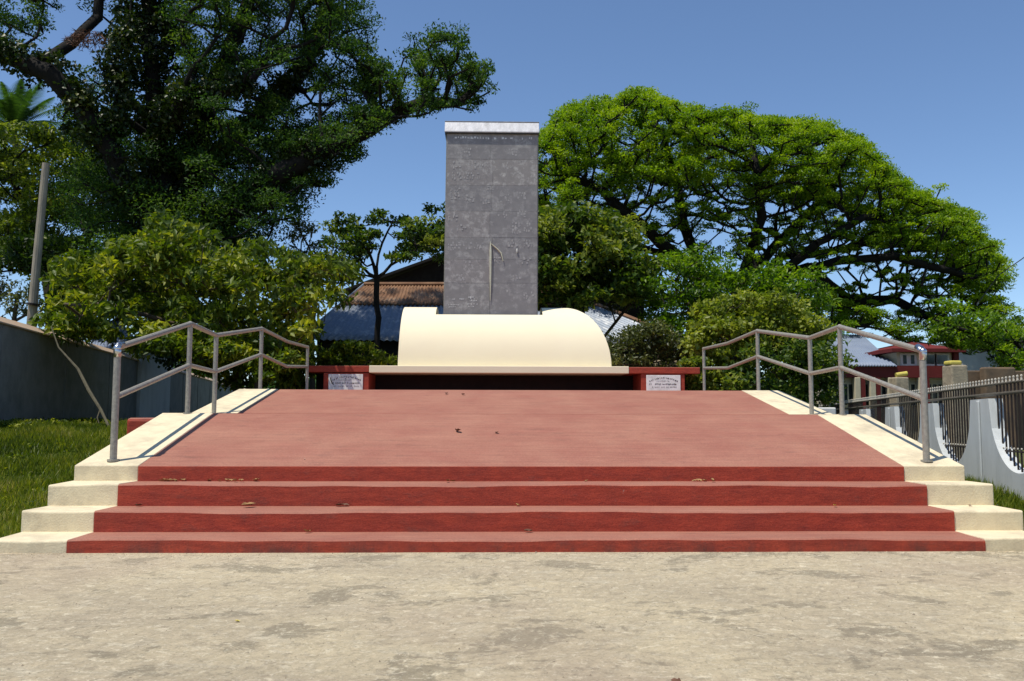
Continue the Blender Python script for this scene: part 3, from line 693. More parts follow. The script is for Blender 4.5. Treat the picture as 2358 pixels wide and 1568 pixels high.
# big dark gabled barn behind it
bY = 46.; barn = thing('dark_barn', 'tall black gabled roof rising behind the rusty shed, left of the pillar', 'barn', (-4, bY, .5))
gL, gP, gR = at(790, 672, bY), at(1150, 542, bY), at(1500, 672, bY)
MB().hexa([(gL[0], bY, gL[2]-.0), (gP[0], bY, gP[2]), (gP[0], bY+14, gP[2]), (gL[0], bY+14, gL[2])], [(gL[0], bY, gL[2]+.15), (gP[0], bY, gP[2]+.15), (gP[0], bY+14, gP[2]+.15), (gL[0], bY+14, gL[2]+.15)]).build('roof', DARKROOF, barn)
MB().hexa([(gP[0], bY, gP[2]-.0), (gR[0], bY, gR[2]), (gR[0], bY+14, gR[2]), (gP[0], bY+14, gP[2])], [(gP[0], bY, gP[2]+.15), (gR[0], bY, gR[2]+.15), (gR[0], bY+14, gR[2]+.15), (gP[0], bY+14, gP[2]+.15)]).build('roof', DARKROOF, barn)
mb = MB(); mb.v = [(gL[0]+.3, bY+.5, 0), (gR[0]-.3, bY+.5, 0), (gR[0]-.3, bY+.5, gR[2]), (gP[0], bY+.5, gP[2]-.05), (gL[0]+.3, bY+.5, gL[2]), (gL[0]+.3, bY+.7, 0), (gR[0]-.3, bY+.7, 0), (gR[0]-.3, bY+.7, gR[2]), (gP[0], bY+.7, gP[2]-.05), (gL[0]+.3, bY+.7, gL[2])]
mb.f = [(0, 1, 2, 3, 4), (9, 8, 7, 6, 5)]+[(i, (i+1) % 5, 5+(i+1) % 5, 5+i) for i in range(5)]
mb.build('gable_wall', DARKWALL, barn)
# small pale hut roof showing through leaves beyond the left wall
hY = 30.; hut = thing('pale_roofed_hut', 'small hut with a pale grey-blue sheet roof glimpsed behind the left boundary wall', 'hut', tuple(at(255, 790, hY)))
a, b_, c, d = at(205, 800, hY), at(330, 800, hY), at(225, 738, hY+3), at(262, 742, hY+3)
corrugated('roof_sheet', a, b_, c, at(275, 738, hY+3), 16, .03, BLUEROOF, hut)
MB().box(a[0]+.2, b_[0]-.2, hY+.4, hY+3.2, .3, a[2]).build('wall', WALLW, hut)
# crimson and cream house on the right
HY = 30.; hs = thing('crimson_trimmed_house', 'low cream house with crimson fascia, barred windows and a pale blue sheet roof', 'house', (13.5, HY, .2))
f0, f1 = at(1890, 843, HY), at(2196, 846, HY); fr_x = at(2062, 843, HY)[0]; ft = f0[2]; fb = at(2000, 869, HY)[2]
r0, r1 = at(1880, 770, HY+7), at(2150, 773, HY+7)
corrugated('roof_sheet', (f0[0], HY-.1, ft+.02), (fr_x, HY-.1, ft+.02), (r0[0], HY+7, r0[2]), (fr_x+1.9, HY+7, r0[2]), 26, .03, BLUEROOF, hs)
MB().box(f0[0], f1[0], HY, HY+.12, fb, ft).build('fascia', FASCIA, hs)
MB().box(fr_x+.003, f1[0], HY+.002, HY+.45, ft+.001, ft+.03).build('roof_strip', FASCIA, hs)
MB().box(f0[0], f1[0]-.15, HY+.4, HY+.6, -.1, ft-.05).build('wall', HOUSE, hs)
MB().box(f0[0], f1[0]-.002, HY+.21, HY+.395, fb-.03, fb-.008).build('soffit', HOUSE, hs)
cols = [1975, 2010, 2052, 2123, 2186]
for x in cols:
    q = at(x, 900, HY)[0]; MB().box(q-.10, q+.10, HY-.04, HY+.20, -.1, fb-.003).build('column', HOUSE, hs, bevel=.02)
    MB().box(q+.11, q+.27, HY-.02, HY+.16, -.1, fb-.003).build('column_trim', FASCIA, hs)
zw0, zw1 = at(2000, 932, HY)[2], at(2000, 884, HY)[2]
for xa, xb in ((1900, 1925), (1932, 1968), (1984, 2003), (2020, 2045), (2062, 2112), (2136, 2176)):
    qa, qb = at(xa, 900, HY+.4)[0], at(xb, 900, HY+.4)[0]
    fr = MB().box(qa-.06, qb+.06, HY+.34, HY+.398, zw0-.06, zw1+.06).build('window', HOUSE, hs)
    MB().box(qa, qb, HY+.325, HY+.338, zw0, zw1).build('pane', GLASS, fr)
    nb = max(2, int((qb-qa)/.16)); mb = MB()
    for j in range(nb): x_ = qa+(j+.5)*(qb-qa)/nb; mb.box(x_-.025, x_+.025, HY+.29, HY+.322, zw0, zw1)
    mb.build('window_bars', HOUSE, fr)
uY = 30.5; up = thing('two_storey_house', 'taller cream house with a red roof rising behind the low crimson trimmed one', 'house', (19.5, uY, .3))
q0, q1 = at(2066, 845, uY), at(2192, 845, uY); ut = at(2066, 810, uY)[2]
MB().box(q0[0], q1[0], uY, uY+5, ft+.035, ut).build('wall', HOUSE, up)
for xa, xb in ((2078, 2086), (2096, 2104), (2128, 2150), (2156, 2180)):
    a_, b2 = at(xa, 830, uY)[0], at(xb, 830, uY)[0]
    fr = MB().box(a_-.08, b2+.08, uY-.05, uY-.002, ft+.05, ut-.06).build('window', WHITEP, up); MB().box(a_, b2, uY-.065, uY-.052, ft+.12, ut-.12).build('pane', GLASS, fr)
e0, e1, pk = at(2055, 818, uY-.3), at(2225, 812, uY-.3), at(2165, 788, uY+2)
mb = MB().hexa([(e0[0], uY-.3, ut-.02), (e1[0], uY-.3, ut-.02), (e1[0], uY+5.6, ut-.02), (e0[0], uY+5.6, ut-.02)], [(e0[0], uY-.3, ut+.10), (e1[0], uY-.3, ut+.10), (e1[0], uY+5.6, ut+.10), (e0[0], uY+5.6, ut+.10)]); mb.build('eaves_board', FASCIA, up)
mb = MB().hexa([(e0[0]+.1, uY-.25, ut+.105), (e1[0]-.1, uY-.25, ut+.105), (e1[0]-.1, uY+5.5, ut+.105), (e0[0]+.1, uY+5.5, ut+.105)], [(e0[0]+1.9, uY+2, pk[2]), (e1[0]-.9, uY+2, pk[2]), (e1[0]-.9, uY+2.8, pk[2]), (e0[0]+1.9, uY+2.8, pk[2])]); mb.build('roof', FASCIA, up)
MB().box(at(2193, 800, uY)[0], at(2204, 800, uY)[0], uY-.1, uY+.3, ft+.035, ut-.03).build('corner_post', FASCIA, up)
wb = thing('white_building', 'white rendered building partly seen at the far right edge behind the spreading tree', 'building', (24, 40, .2))
a, b_ = at(2334, 779, 40), at(2500, 779, 40); MB().box(a[0], b_[0], 40, 46, -.1, a[2]).build('wall', WHITEP, wb)
MB().box(a[0]-.3, b_[0], 39.7, 46.3, a[2]+.003, a[2]+.25).build('parapet', HOUSE, wb)
for x in (2345, 2375): q = at(x, 800, 40)[0]; MB().box(q, q+.35, 39.94, 39.998, a[2]-1.1, a[2]-.45).build('window', GLASS, wb)
bw = thing('brown_wall', 'weathered brown rendered wall standing beyond the right fence', 'wall', (15, 25, .2))
a, b_ = at(2180, 853, 25), at(2420, 850, 25); MB().box(a[0], b_[0], 25, 25.25, -.1, a[2]).build('panel', BROWNW, bw, bevel=.03)
a, b_ = at(2258, 846, 24.8), at(2330, 846, 24.8); MB().box(a[0], b_[0], 24.6, 24.9, -.1, a[2]).build('pier', BROWNW, bw, bevel=.05)
for x0, x1, yt, Yg, lab in ((2060, 2096, 868, 20., 'sandy stone gate pillar with a yellow lamp on top, left of the taller one'), (2188, 2232, 840, 17., 'taller sandy stone gate pillar with a flat yellow cap, beyond the iron fence')):
    gp = thing('gate_pillar', lab, 'gate pillar', tuple(at((x0+x1)/2, 950, Yg)), 'stone gate pillars')
    a, b_ = at(x0, yt, Yg), at(x1, yt, Yg); mb = MB(); wv = (b_[0]-a[0])
    mb.hexa([(a[0]-.03, Yg, -.1), (b_[0]+.03, Yg, -.1), (b_[0]+.03, Yg+wv, -.1), (a[0]-.03, Yg+wv, -.1)], [(a[0]+.03, Yg, a[2]), (b_[0]-.03, Yg, a[2]), (b_[0]-.03, Yg+wv, a[2]), (a[0]+.03, Yg+wv, a[2])]); mb.build('shaft', STONE, gp, bevel=.03)
    zc = a[2]
    if Yg > 18: MB().tube([(a[0]+.09, Yg+.12, zc+.05), (b_[0]-.02, Yg+.12, zc+.09)], .055, 10).build('lamp', YELLOW, gp)
    else: MB().box(a[0]+.02, b_[0]-.12, Yg+.03, Yg+.3, zc+.002, zc+.09).build('cap', YELLOW, gp, bevel=.03)
a, b_ = at(1876, 938, 17.5), at(1926, 938, 17.5)
tag(MB().box(a[0], b_[0], 17.5, 18.2, -.1, a[2]).build('low_plinth', WHITEP, bevel=.03), 'small white masonry block behind the right ramp, between the handrail posts', 'block')
a, b_ = at(1512, 829, 24.5), at(1592, 829, 24.5)
tag(MB().box(a[0], b_[0], 24.5, 25, .3, a[2]).build('stone_block', STONE, bevel=.04), 'weathered grey-brown stone block behind the right end of the monument slab', 'stone')
# utility pole on the left
pp = thing('utility_pole', 'bleached leaning utility pole behind the grey wall at the far left', 'pole', tuple(at(68, 800, 24)))
MB().tube([tuple(at(64, 840, 24)), tuple(at(85, 600, 24)), tuple(at(106, 376, 24))], [.125, .11, .095], 12).build('shaft', POLE, pp)
MB().tube([tuple(at(74, 703, 23.86)), tuple(at(75, 698, 23.86))], .135, 12).build('band', IRON, pp)
# cable at the far right
pts = [at(2250, 700, 36)]+[at(2250+k*50, 665-k*38+(6-k)*k*1.2, 36) for k in range(1, 7)]
tag(MB().tube([tuple(p) for p in pts], .022, 6).build('overhead_cable', INK), 'thin black cable rising out of the tree to the right edge', 'cable')
# ================================================================== TREES AND PLANTS
def G(pts, Y): return [at(x, y, Y+(z[0] if z else 0)) for x, y, *z in pts]
def tree(name, label, pads, per, leaf, wid, matl, guides, bark, base_r, tip_r, seed, group=None, ntips=None, **kw):
    g0 = guides[0][0]; t = thing(name, label, 'tree', tuple(g0), group)
    wk = dict(seed=seed); wk.update(kw.pop('br', {}))
    tips = pads if ntips is None else pads[:ntips]
    branches('trunk', guides, [(p[0], p[1], p[2]-p[4]*.3) for p in tips], t, bark, tip_r, base_r, **wk)
    link('crown', crown_mesh('crown', pads, per, leaf, wid, seed, **kw), t, matl)
    return t
# ---- great spreading rain tree on the right
YR_ = 40.
dome = [(1200, 330), (1262, 300), (1330, 232), (1400, 238), (1465, 212), (1530, 232), (1600, 262), (1690, 256), (1760, 272), (1850, 278), (1910, 292), (1975, 318), (2025, 372), (2090, 430), (2150, 462), (2205, 475), (2250, 530), (2298, 580), (2305, 640), (2250, 650), (2170, 560), (2080, 540), (1980, 470), (1900, 440), (1800, 430), (1700, 420), (1600, 430), (1500, 420), (1400, 430), (1300, 470), (1200, 480)]
mid = [(1200, 420), (1300, 440), (1450, 410), (1600, 420), (1800, 420), (1950, 450), (2080, 520), (2180, 580), (2290, 640), (2270, 700), (2150, 690), (2050, 640), (1950, 600), (1850, 600), (1760, 610), (1650, 590), (1560, 560), (1450, 560), (1350, 560), (1200, 600)]
low = [(1840, 640), (1960, 700), (2100, 745), (2230, 720), (2300, 690), (2356, 740), (2420, 800), (2440, 850), (2330, 850), (2230, 800), (2100, 790), (1960, 760), (1860, 720)]
holes = [(1650, 545, 62, 34), (1545, 625, 38, 26), (1640, 655, 55, 24), (1915, 560, 62, 24), (2010, 585, 40, 20), (2000, 650, 66, 26), (2120, 640, 50, 22), (2060, 700, 70, 24), (1760, 500, 32, 26), (1430, 505, 26, 18), (1335, 480, 24, 14), (1700, 440, 40, 16), (1530, 500, 24, 18), (1870, 480, 30, 14), (1560, 340, 24, 14), (1450, 330, 16, 20), (1760, 345, 40, 14), (1350, 400, 22, 14), (1830, 620, 34, 14), (1255, 440, 20, 14), (2190, 690, 30, 16), (2150, 760, 30, 14)]
edge = dome[:26]; ep_ = []
rng = np.random.default_rng(24)
for (xa, ya), (xb, yb) in zip(edge[:-1], edge[1:]):
    for t in np.arange(0, 1, 6.5/math.hypot(xb-xa, yb-ya)):
        p = at(xa+(xb-xa)*t+rng.normal()*5, ya+(yb-ya)*t+16+rng.normal()*7, YR_+rng.uniform(-3, 3)); ep_.append((p[0], p[1], p[2], rng.uniform(.4, .7), .30))
rp = pads_in(dome, 1150, YR_, 4.6, .50, .27, 21, holes)+ep_+pads_in(mid, 430, YR_, 4., .42, .20, 22, [(a, b_, c*.62, d*.62) for a, b_, c, d in holes])+pads_in(mid, 170, YR_, 4.5, .24, .12, 26)+pads_in([(1850, 600), (2250, 640), (2260, 740), (1900, 720)], 120, YR_, 3.5, .26, .12, 27)+pads_in(low, 210, YR_-1, 3.5, .48, .24, 23, holes)
gr = [G([(1712, 890), (1706, 800), (1690, 745)], YR_), G([(1690, 745), (1620, 650), (1560, 590), (1480, 520, -2), (1390, 440, -3), (1310, 400, -2)], YR_),
      G([(1620, 650), (1575, 520, 2), (1560, 420, 2), (1530, 320, 1)], YR_), G([(1690, 745), (1722, 600, -1), (1755, 500, -2), (1745, 400, -3), (1730, 320, -2)], YR_),
      G([(1722, 620), (1790, 560, 1), (1870, 480, 2), (1930, 400, 2)], YR_), G([(1690, 745), (1790, 640, -1), (1880, 560, -3), (1990, 500, -3), (2100, 500, -2)], YR_),
      G([(1790, 640), (1930, 600, -2), (2060, 590, -3), (2170, 620, -3), (2260, 640, -2)], YR_), G([(1860, 650), (1950, 690, 0), (2060, 690, 0), (2170, 740, -1), (2300, 790, -1)], YR_),
      G([(1700, 700), (1800, 590, 3), (1990, 560, 4), (2120, 560, 3)], YR_), G([(1560, 590), (1430, 560, 1), (1320, 540, 2)], YR_)]
tree('rain_tree', 'huge spreading rain tree with an umbrella crown and forking dark limbs, right of the pillar', rp, 400, .155, .068, L_RAIN, gr, BARK, .62, .034, 31,
     br=dict(wig=.17, seg=.8), up=.9, tint_bias=.16, flat=.6)
# ---- giant dark tree on the left, trunk wrapped in creeper
YL = 30.
holesL = [(170, 100, 70, 90), (60, 175, 70, 38), (95, 215, 60, 45), (255, 160, 46, 46), (560, 240, 34, 40), (480, 190, 30, 30), (640, 180, 40, 36), (255, 60, 40, 30), (700, 230, 40, 30), (650, 60, 30, 24), (780, 250, 30, 20), (470, 280, 24, 24), (215, 560, 44, 22), (820, 80, 24, 40), (560, 100, 30, 26), (352, 120, 42, 230), (255, 345, 40, 26), (130, 160, 36, 30), (300, 420, 34, 34), (20, 130, 40, 26), (430, 420, 22, 18), (620, 300, 26, 20), (520, 30, 20, 24), (740, 130, 22, 30), (480, 330, 20, 18), (660, 480, 16, 10), (740, 380, 20, 12), (800, 330, 18, 10)]
A = [(150, 330), (330, 260), (560, 330), (720, 300), (800, 330), (740, 400), (650, 420), (740, 450), (680, 500), (620, 540), (560, 640), (220, 640), (140, 420)]
B = [(380, -260), (760, -260), (790, -40), (845, 30), (860, 130), (850, 230), (860, 290), (820, 350), (700, 320), (560, 340), (440, 300), (400, 120)]
C_ = [(850, 150), (930, 125), (975, 80), (1050, 76), (1110, 130), (1128, 190), (1100, 245), (1020, 250), (940, 260), (880, 300), (840, 250)]
D_ = [(-260, -220), (380, -260), (340, 60), (330, 260), (150, 330), (120, 200), (0, 110), (-260, 60)]
pl_ = pads_in(A, 300, YL+1, 3.5, .82, .55, 41, holesL)+pads_in(B, 620, YL+1, 4.0, .56, .34, 42, holesL)+pads_in(C_, 150, YL-1, 2, .40, .24, 43, [(930, 170, 14, 26), (1020, 200, 12, 24)])+pads_in(D_, 260, YL+1.5, 3.5, .54, .30, 44, holesL)
pl_ += pads_in([(560, 540), (700, 440), (760, 430), (830, 340), (850, 300), (700, 300), (600, 400)], 70, YL-1, 2.5, .5, .26, 45)
gl = [G([(400, 800), (395, 640), (382, 480), (362, 330), (352, 200), (342, 60), (335, -120), (350, -260)], YL),
      G([(392, 600), (330, 480, -1), (255, 350, -2), (190, 250, -2.5), (115, 168, -3), (20, 132, -3), (-120, 90, -3), (-300, 40, -3)], YL), G([(120, 170, -2), (165, 100, -2), (225, 40, -1), (240, -80, -1)], YL),
      G([(385, 520), (450, 400, 1), (470, 280, 1), (520, 140, 2), (600, -60, 2)], YL), G([(395, 600), (520, 500, -1), (640, 400, -2), (760, 340, -2), (850, 295, -2), (905, 262, -1), (980, 234, -1), (1060, 236, -1), (1100, 200, -1)], YL),
      G([(450, 400), (580, 280, 2), (700, 160, 3), (760, 20, 3)], YL), G([(365, 330), (420, 220, -2), (470, 230, -2), (560, 200, -2)], YL), G([(255, 350), (270, 250, -2), (262, 150, -2), (300, 40, -2)], YL)]
bt = tree('giant_tree', 'towering dark old tree with a creeper-covered trunk filling the upper left corner', pl_, 330, .14, .06, L_BIG, gl, BARK, .80, .03, 51,
          br=dict(wig=.15, seg=.9, nside=8), up=.5, tint_bias=.06)
# creeper on the trunk and the two main limbs
rng = np.random.default_rng(5); vp = []
for path, rad in ((gl[0], .85), (gl[0], .7), (gl[1], .50), (gl[3][:3], .4), (gl[4][:4], .4), (gl[6], .3), (gl[7], .3), (gl[5], .3)):
    for a, b_ in zip(path[:-1], path[1:]):
        for _ in range(int(np.linalg.norm(b_-a)*6)):
            t = rng.uniform(); c = a+(b_-a)*t+rng.normal(size=3)*rad*.55; vp.append((*c, .45, .45))
link('creeper', crown_mesh('creeper', vp, 330, .17, .12, 6, droop=.7, up=.1, shell=.3, tint_bias=-.05), bt, L_VINE)
# big bird nest-like clump of epiphytes in the fork
ep = [(*at(205+dx, 92+dy, 26.8), .42, .26) for dx, dy in ((-28, 4), (-5, -4), (20, 0), (0, 12))]
link('nest_clump', crown_mesh('nest_clump', ep, 420, .22, .03, 7, droop=.5, shell=.2), bt, DRYD)
# ---- glossy bushy tree leaning over the left wall
YB = 22.
bush = [(105, 700), (130, 640), (170, 600), (235, 600), (300, 560), (370, 520), (440, 512), (500, 525), (560, 560), (640, 575), (700, 600), (760, 590), (800, 625), (830, 640), (800, 700), (740, 725), (715, 780), (700, 850), (640, 850), (560, 830), (450, 800), (380, 785), (300, 775), (260, 745), (180, 790), (110, 775)]
bp = pads_in(bush, 235, YB, 2.8, .46, .34, 61, [(560, 700, 20, 14), (262, 755, 40, 26), (780, 668, 14, 10)])
bg_ = [G([(560, 960), (550, 860), (520, 780)], YB), G([(520, 780), (440, 680, -1), (380, 600, -1), (300, 580, -1)], YB), G([(520, 780), (520, 650, 1), (480, 550, 1)], YB),
       G([(545, 840), (620, 720, -1), (700, 640, -1), (780, 620, 0)], YB), G([(520, 780), (380, 740, -1), (250, 700, -2), (150, 700, -1)], YB), G([(550, 860), (640, 820, 0), (690, 800, 0)], YB)]
tree('leaning_bush_tree', 'bushy tree with glossy yellow-green hanging leaves, spilling over the left grey wall', bp, 230, .24, .10, L_BUSH, bg_, BARK2, .13, .012, 62, br=dict(seg=.5, wig=.14), droop=.6, up=.15, tint_bias=.0)
# hanging fringe that comes down in front of the wall and rails
fr_ = pads_in([(430, 790), (700, 800), (715, 850), (700, 905), (590, 895), (470, 850)], 60, 21.5, .8, .34, .28, 66)+pads_in([(120, 770), (300, 780), (300, 810), (380, 800), (380, 770), (100, 740)], 16, 20.6, .5, .26, .22, 63)+pads_in([(350, 770), (480, 800), (640, 840), (700, 800), (620, 870), (480, 830), (360, 810)], 34, 19.5, .8, .32, .26, 64)
tree('overhanging_sapling', 'low leafy shrub hanging down just behind the left handrail', fr_, 420, .20, .08, L_BUSH, [G([(600, 960), (590, 870), (560, 820)], 20), G([(560, 820), (420, 790)], 20)], BARK2, .06, .01, 65, br=dict(seg=.4, wig=.14), droop=.6)
# ---- background trees at far left
bkA = [(-80, 300), (60, 290), (130, 310), (220, 340), (300, 420), (330, 520), (300, 620), (200, 660), (120, 640), (60, 610), (0, 600), (-80, 620)]
tree('sunlit_background_tree', 'yellow-green tree with layered sunlit leaves, behind the leaning utility pole', pads_in(bkA, 190, 37, 3, .85, .36, 71, [(205, 560, 46, 26), (30, 650, 50, 30)]), 170, .24, .12, L_YEL,
     [G([(150, 900), (150, 700), (130, 560)], 37), G([(150, 700), (60, 500), (20, 380)], 37), G([(150, 660), (240, 480)], 37)], BARK, .25, .02, 72, tint_bias=-.08, up=.9)
tree('wallside_shrub', 'thin pale shrub standing just over the grey wall at the far left edge', pads_in([(-60, 650), (60, 640), (110, 690), (120, 735), (60, 725), (-60, 715)], 30, 29, 1.4, .38, .34, 76), 170, .17, .07, L_OLIVE,
     [G([(30, 900), (32, 740), (40, 680)], 29), G([(32, 740), (90, 700)], 29)], BARK2, .09, .012, 77, tint_bias=.1)
bkB = [(-60, 560), (140, 560), (260, 590), (420, 560), (460, 700), (330, 730), (140, 720), (60, 700), (90, 640), (-60, 650)]
tree('shaded_background_tree', 'dark small-leaved tree low behind the left wall, under the giant tree', pads_in(bkB, 120, 33, 2.5, .7, .4, 73, [(28, 660, 60, 40), (110, 670, 26, 40)]), 210, .20, .11, L_MID,
     [G([(250, 900), (240, 760), (220, 660)], 33), G([(240, 760), (380, 640)], 33)], BARK, .2, .02, 74, tint_bias=-.12)
# ---- palm top at far left
pY = 44.; pc = at(32, 300, pY); pm = thing('palm_tree', 'fan of palm fronds showing behind the big limb at the far left', 'palm tree', tuple(at(40, 900, pY)))
MB().tube([tuple(at(150, 900, pY)), tuple(at(100, 600, pY)), tuple(pc-[0, 0, .2])], [.3, .22, .18], 10).build('trunk', BARK2, pm)
rng = np.random.default_rng(9)
for k in range(24):
    az = k*2.4; el = rng.uniform(.5, 1.45); L_ = rng.uniform(2.8, 4.2); pts = []
    for j in range(9):
        t = j/8; ho = L_*t*math.cos(el); ve = L_*t*math.sin(el)-1.5*t*t*math.cos(el*.7)
        pts.append(pc+np.array([math.cos(az)*ho, math.sin(az)*ho, ve]))
    V_, F_, n = [], [], 0
    for j in range(1, 9):
        for q in range(5):
            t = (j-1+q/5); i0 = int(t); f_ = t-i0; c = pts[i0]*(1-f_)+pts[min(i0+1, 8)]*f_; d = pts[min(i0+1, 8)]-pts[i0]; d /= np.linalg.norm(d)
            s = np.cross(d, [0, 0, 1.]); s /= np.linalg.norm(s)+1e-9; ll = .75*math.sin(math.pi*min(1, (t/8)*.85+.12))
            for sg in (-1, 1):
                tip = c+s*sg*ll*.8+d*ll*.6-np.array([0, 0, ll*.35]); V_ += [c-d*.03, c+d*.05, tip]; F_.append((n, n+1, n+2)); n += 3
    V_ = np.array(V_); link('frond', fast_mesh('frond', V_, np.array(F_), tint=rng.uniform(.1, .7, len(F_))), pm, L_BIG)
# ---- small slim tree left of the vault
sY = 27.
sp_ = pads_in([(745, 545), (780, 500), (830, 500), (870, 490), (905, 500), (950, 520), (1000, 500), (1015, 560), (960, 590), (900, 600), (880, 560), (830, 590), (790, 600)], 62, sY, 1.2, .34, .20, 81, [(935, 545, 12, 10)])
sg_ = [G([(868, 850), (869, 760), (868, 640)], sY), G([(868, 645), (830, 610), (795, 560)], sY), G([(868, 650), (900, 610), (960, 575)], sY), G([(868, 640), (880, 560), (905, 510)], sY), G([(868, 645), (850, 580), (825, 520)], sY), G([(868, 655), (820, 632), (765, 612)], sY)]
tree('slender_tree', 'slim young tree with bare thin stem in front of the rusty shed roof', sp_, 250, .16, .10, L_MID, sg_, BARK, .10, .016, 82, br=dict(seg=.5, wig=.08), tint_bias=.0, up=.8)
tree('leafy_tree_behind_pillar', 'leafy green tree just left of the pillar above the black barn roof', pads_in([(925, 520), (965, 485), (1000, 480), (1040, 470), (1200, 460), (1200, 640), (1040, 620), (1000, 585), (940, 580)], 70, 31, 1.6, .5, .34, 83), 300, .19, .12, L_MID,
     [G([(1080, 900), (1080, 680), (1060, 580)], 31)], BARK, .16, .02, 84, tint_bias=.05)
tree('misty_shrub_tree', 'thin grey-green tree top showing between the giant tree and the slender one', pads_in([(640, 520), (700, 500), (740, 560), (790, 600), (830, 640), (760, 650), (690, 610)], 40, 34, 1.6, .45, .3, 85), 130, .2, .09, L_OLIVE,
     [G([(720, 900), (725, 700), (720, 600)], 34)], BARK2, .12, .015, 86)
# ---- broad-leaved trees and shrubs right of the pillar
tree('broad_leaved_tree', 'dark broad-leaved tree growing close behind the pillar on its right', pads_in([(1180, 490), (1250, 480), (1330, 490), (1420, 520), (1470, 560), (1520, 640), (1480, 690), (1380, 690), (1300, 700), (1240, 700), (1180, 700)], 170, 28, 2.2, .55, .4, 91), 300, .22, .12, L_MID,
     [G([(1330, 900), (1335, 760), (1340, 640)], 28), G([(1335, 740), (1260, 600)], 28), G([(1335, 720), (1420, 580)], 28)], BARK, .2, .018, 92, tint_bias=.14, droop=.3)
tree('understorey_shrub', 'low olive-brown thicket between the vault and the rusty hip of the shed roof', pads_in([(1200, 650), (1300, 640), (1420, 650), (1500, 690), (1500, 740), (1440, 720), (1380, 705), (1300, 715), (1200, 720)], 80, 30, 1.2, .42, .3, 93, [(1440, 735, 70, 30)]), 260, .15, .07, L_OLIVE,
     [G([(1300, 900), (1300, 700)], 30), G([(1450, 900), (1450, 700)], 30)], BARK2, .1, .015, 94, tint_bias=.18)
tree('dark_thicket_tree', 'dark green rounded tree under the right side of the rain tree crown', pads_in([(1500, 600), (1600, 590), (1700, 610), (1800, 620), (1890, 640), (1910, 720), (1900, 840), (1700, 830), (1500, 760), (1460, 660)], 170, 27, 1.8, .55, .36, 95, [(1500, 720, 30, 14)]), 260, .19, .085, L_RAIN,
     [G([(1680, 920), (1680, 780), (1670, 700)], 27), G([(1680, 780), (1560, 680)], 27), G([(1680, 780), (1820, 680)], 27)], BARK2, .16, .015, 96, tint_bias=-.12)
tree('yellow_green_shrub', 'pale yellow-green shrub with small round leaves, directly behind the right handrail', pads_in([(1590, 800), (1600, 740), (1640, 690), (1700, 690), (1760, 680), (1820, 700), (1860, 720), (1890, 760), (1860, 800), (1800, 800), (1740, 800), (1700, 850), (1650, 900), (1600, 900)], 150, 22, 1.3, .36, .27, 97), 520, .13, .095, L_YEL,
     [G([(1720, 960), (1715, 860), (1710, 800)], 22), G([(1715, 860), (1650, 760)], 22), G([(1715, 860), (1800, 760)], 22)], BARK2, .07, .01, 98, br=dict(seg=.4, wig=.12), tint_bias=.2)
tree('olive_shrub', 'dusty olive shrub between the vault and the stone block', pads_in([(1400, 760), (1460, 740), (1540, 770), (1600, 790), (1640, 860), (1600, 900), (1460, 850), (1420, 850)], 90, 23.5, .9, .34, .26, 99, [(1552, 838, 40, 9), (1450, 740, 60, 26)]), 420, .13, .06, L_OLIVE,
     [G([(1500, 960), (1500, 860), (1490, 800)], 23.5)], BARK2, .05, .01, 100, br=dict(seg=.4))
tree('handrail_shrub', 'dark green shrub with round leaves low behind the landing of the right handrail', pads_in([(1690, 830), (1780, 800), (1880, 800), (1930, 850), (1935, 920), (1870, 950), (1700, 950)], 100, 20.5, 1., .36, .3, 101), 380, .13, .085, L_MID,
     [G([(1800, 1000), (1800, 880)], 20.5)], BARK2, .05, .01, 102, br=dict(seg=.4), tint_bias=.05)
tree('trailing_shrub', 'sparse shrub trailing over the right end of the red slab', pads_in([(1560, 830), (1630, 830), (1640, 890), (1600, 880)], 14, 20.6, .3, .2, .16, 103), 420, .12, .07, L_YEL, [G([(1620, 930), (1615, 860)], 20.8)], BARK2, .02, .006, 104, br=dict(seg=.3))
tree('roadside_tree', 'low drooping dark green tree in front of the houses at the far right', pads_in([(2130, 765), (2200, 765), (2250, 800), (2180, 792)], 20, 27, .8, .30, .16, 107)+pads_in([(2170, 700), (2250, 720), (2320, 740), (2400, 790), (2420, 880), (2345, 850), (2290, 830), (2230, 780)], 62, 27, 1.8, .42, .26, 105, [(2350, 800, 30, 24)]), 230, .17, .07, L_RAIN,
     [G([(2420, 1010), (2400, 850), (2340, 790)], 27), G([(2400, 850), (2250, 770)], 27), G([(2250, 770), (2150, 735)], 27)], BARK, .15, .015, 106, tint_bias=-.08)
# ---- low plants behind the slab on the left
tree('low_garden_plants', 'low green garden plants behind the left red end of the slab', pads_in([(720, 838), (760, 815), (800, 800), (860, 815), (905, 825), (910, 850), (720, 850)], 34, 22.8, .5, .22, .14, 111), 420, .20, .06, L_BUSH,
     [G([(800, 940), (800, 850)], 22.8)], BARK2, .02, .006, 112, br=dict(seg=.3), tint_bias=-.15)
bn = thing('banana_plant', 'small broad-leaved plant standing against the dark shed wall', 'plant', tuple(at(790, 850, 24)))
rng = np.random.default_rng(17); b0 = at(800, 850, 24)
for k in range(9):
    az = k*2.4; L_ = rng.uniform(.5, .9); V_, F_ = [], []
    for j in range(6):
        t = j/5; c = b0+np.array([math.cos(az)*L_*t*.7, math.sin(az)*L_*t*.5, L_*(1.1*t-.75*t*t)]); wd = .11*math.sin(math.pi*min(.97, t+.1)); s = np.array([-math.sin(az), math.cos(az), .1])
        V_ += [c-s*wd, c-[0, 0, .02], c+s*wd]
        if j: q = j*3; F_ += [(q-3, q-2, q+1, q), (q-2, q-1, q+2, q+1)]
    link('leaf', fast_mesh('leaf', np.array(V_), np.array(F_), tint=rng.uniform(.2, .7, len(F_))), bn, L_BUSH)
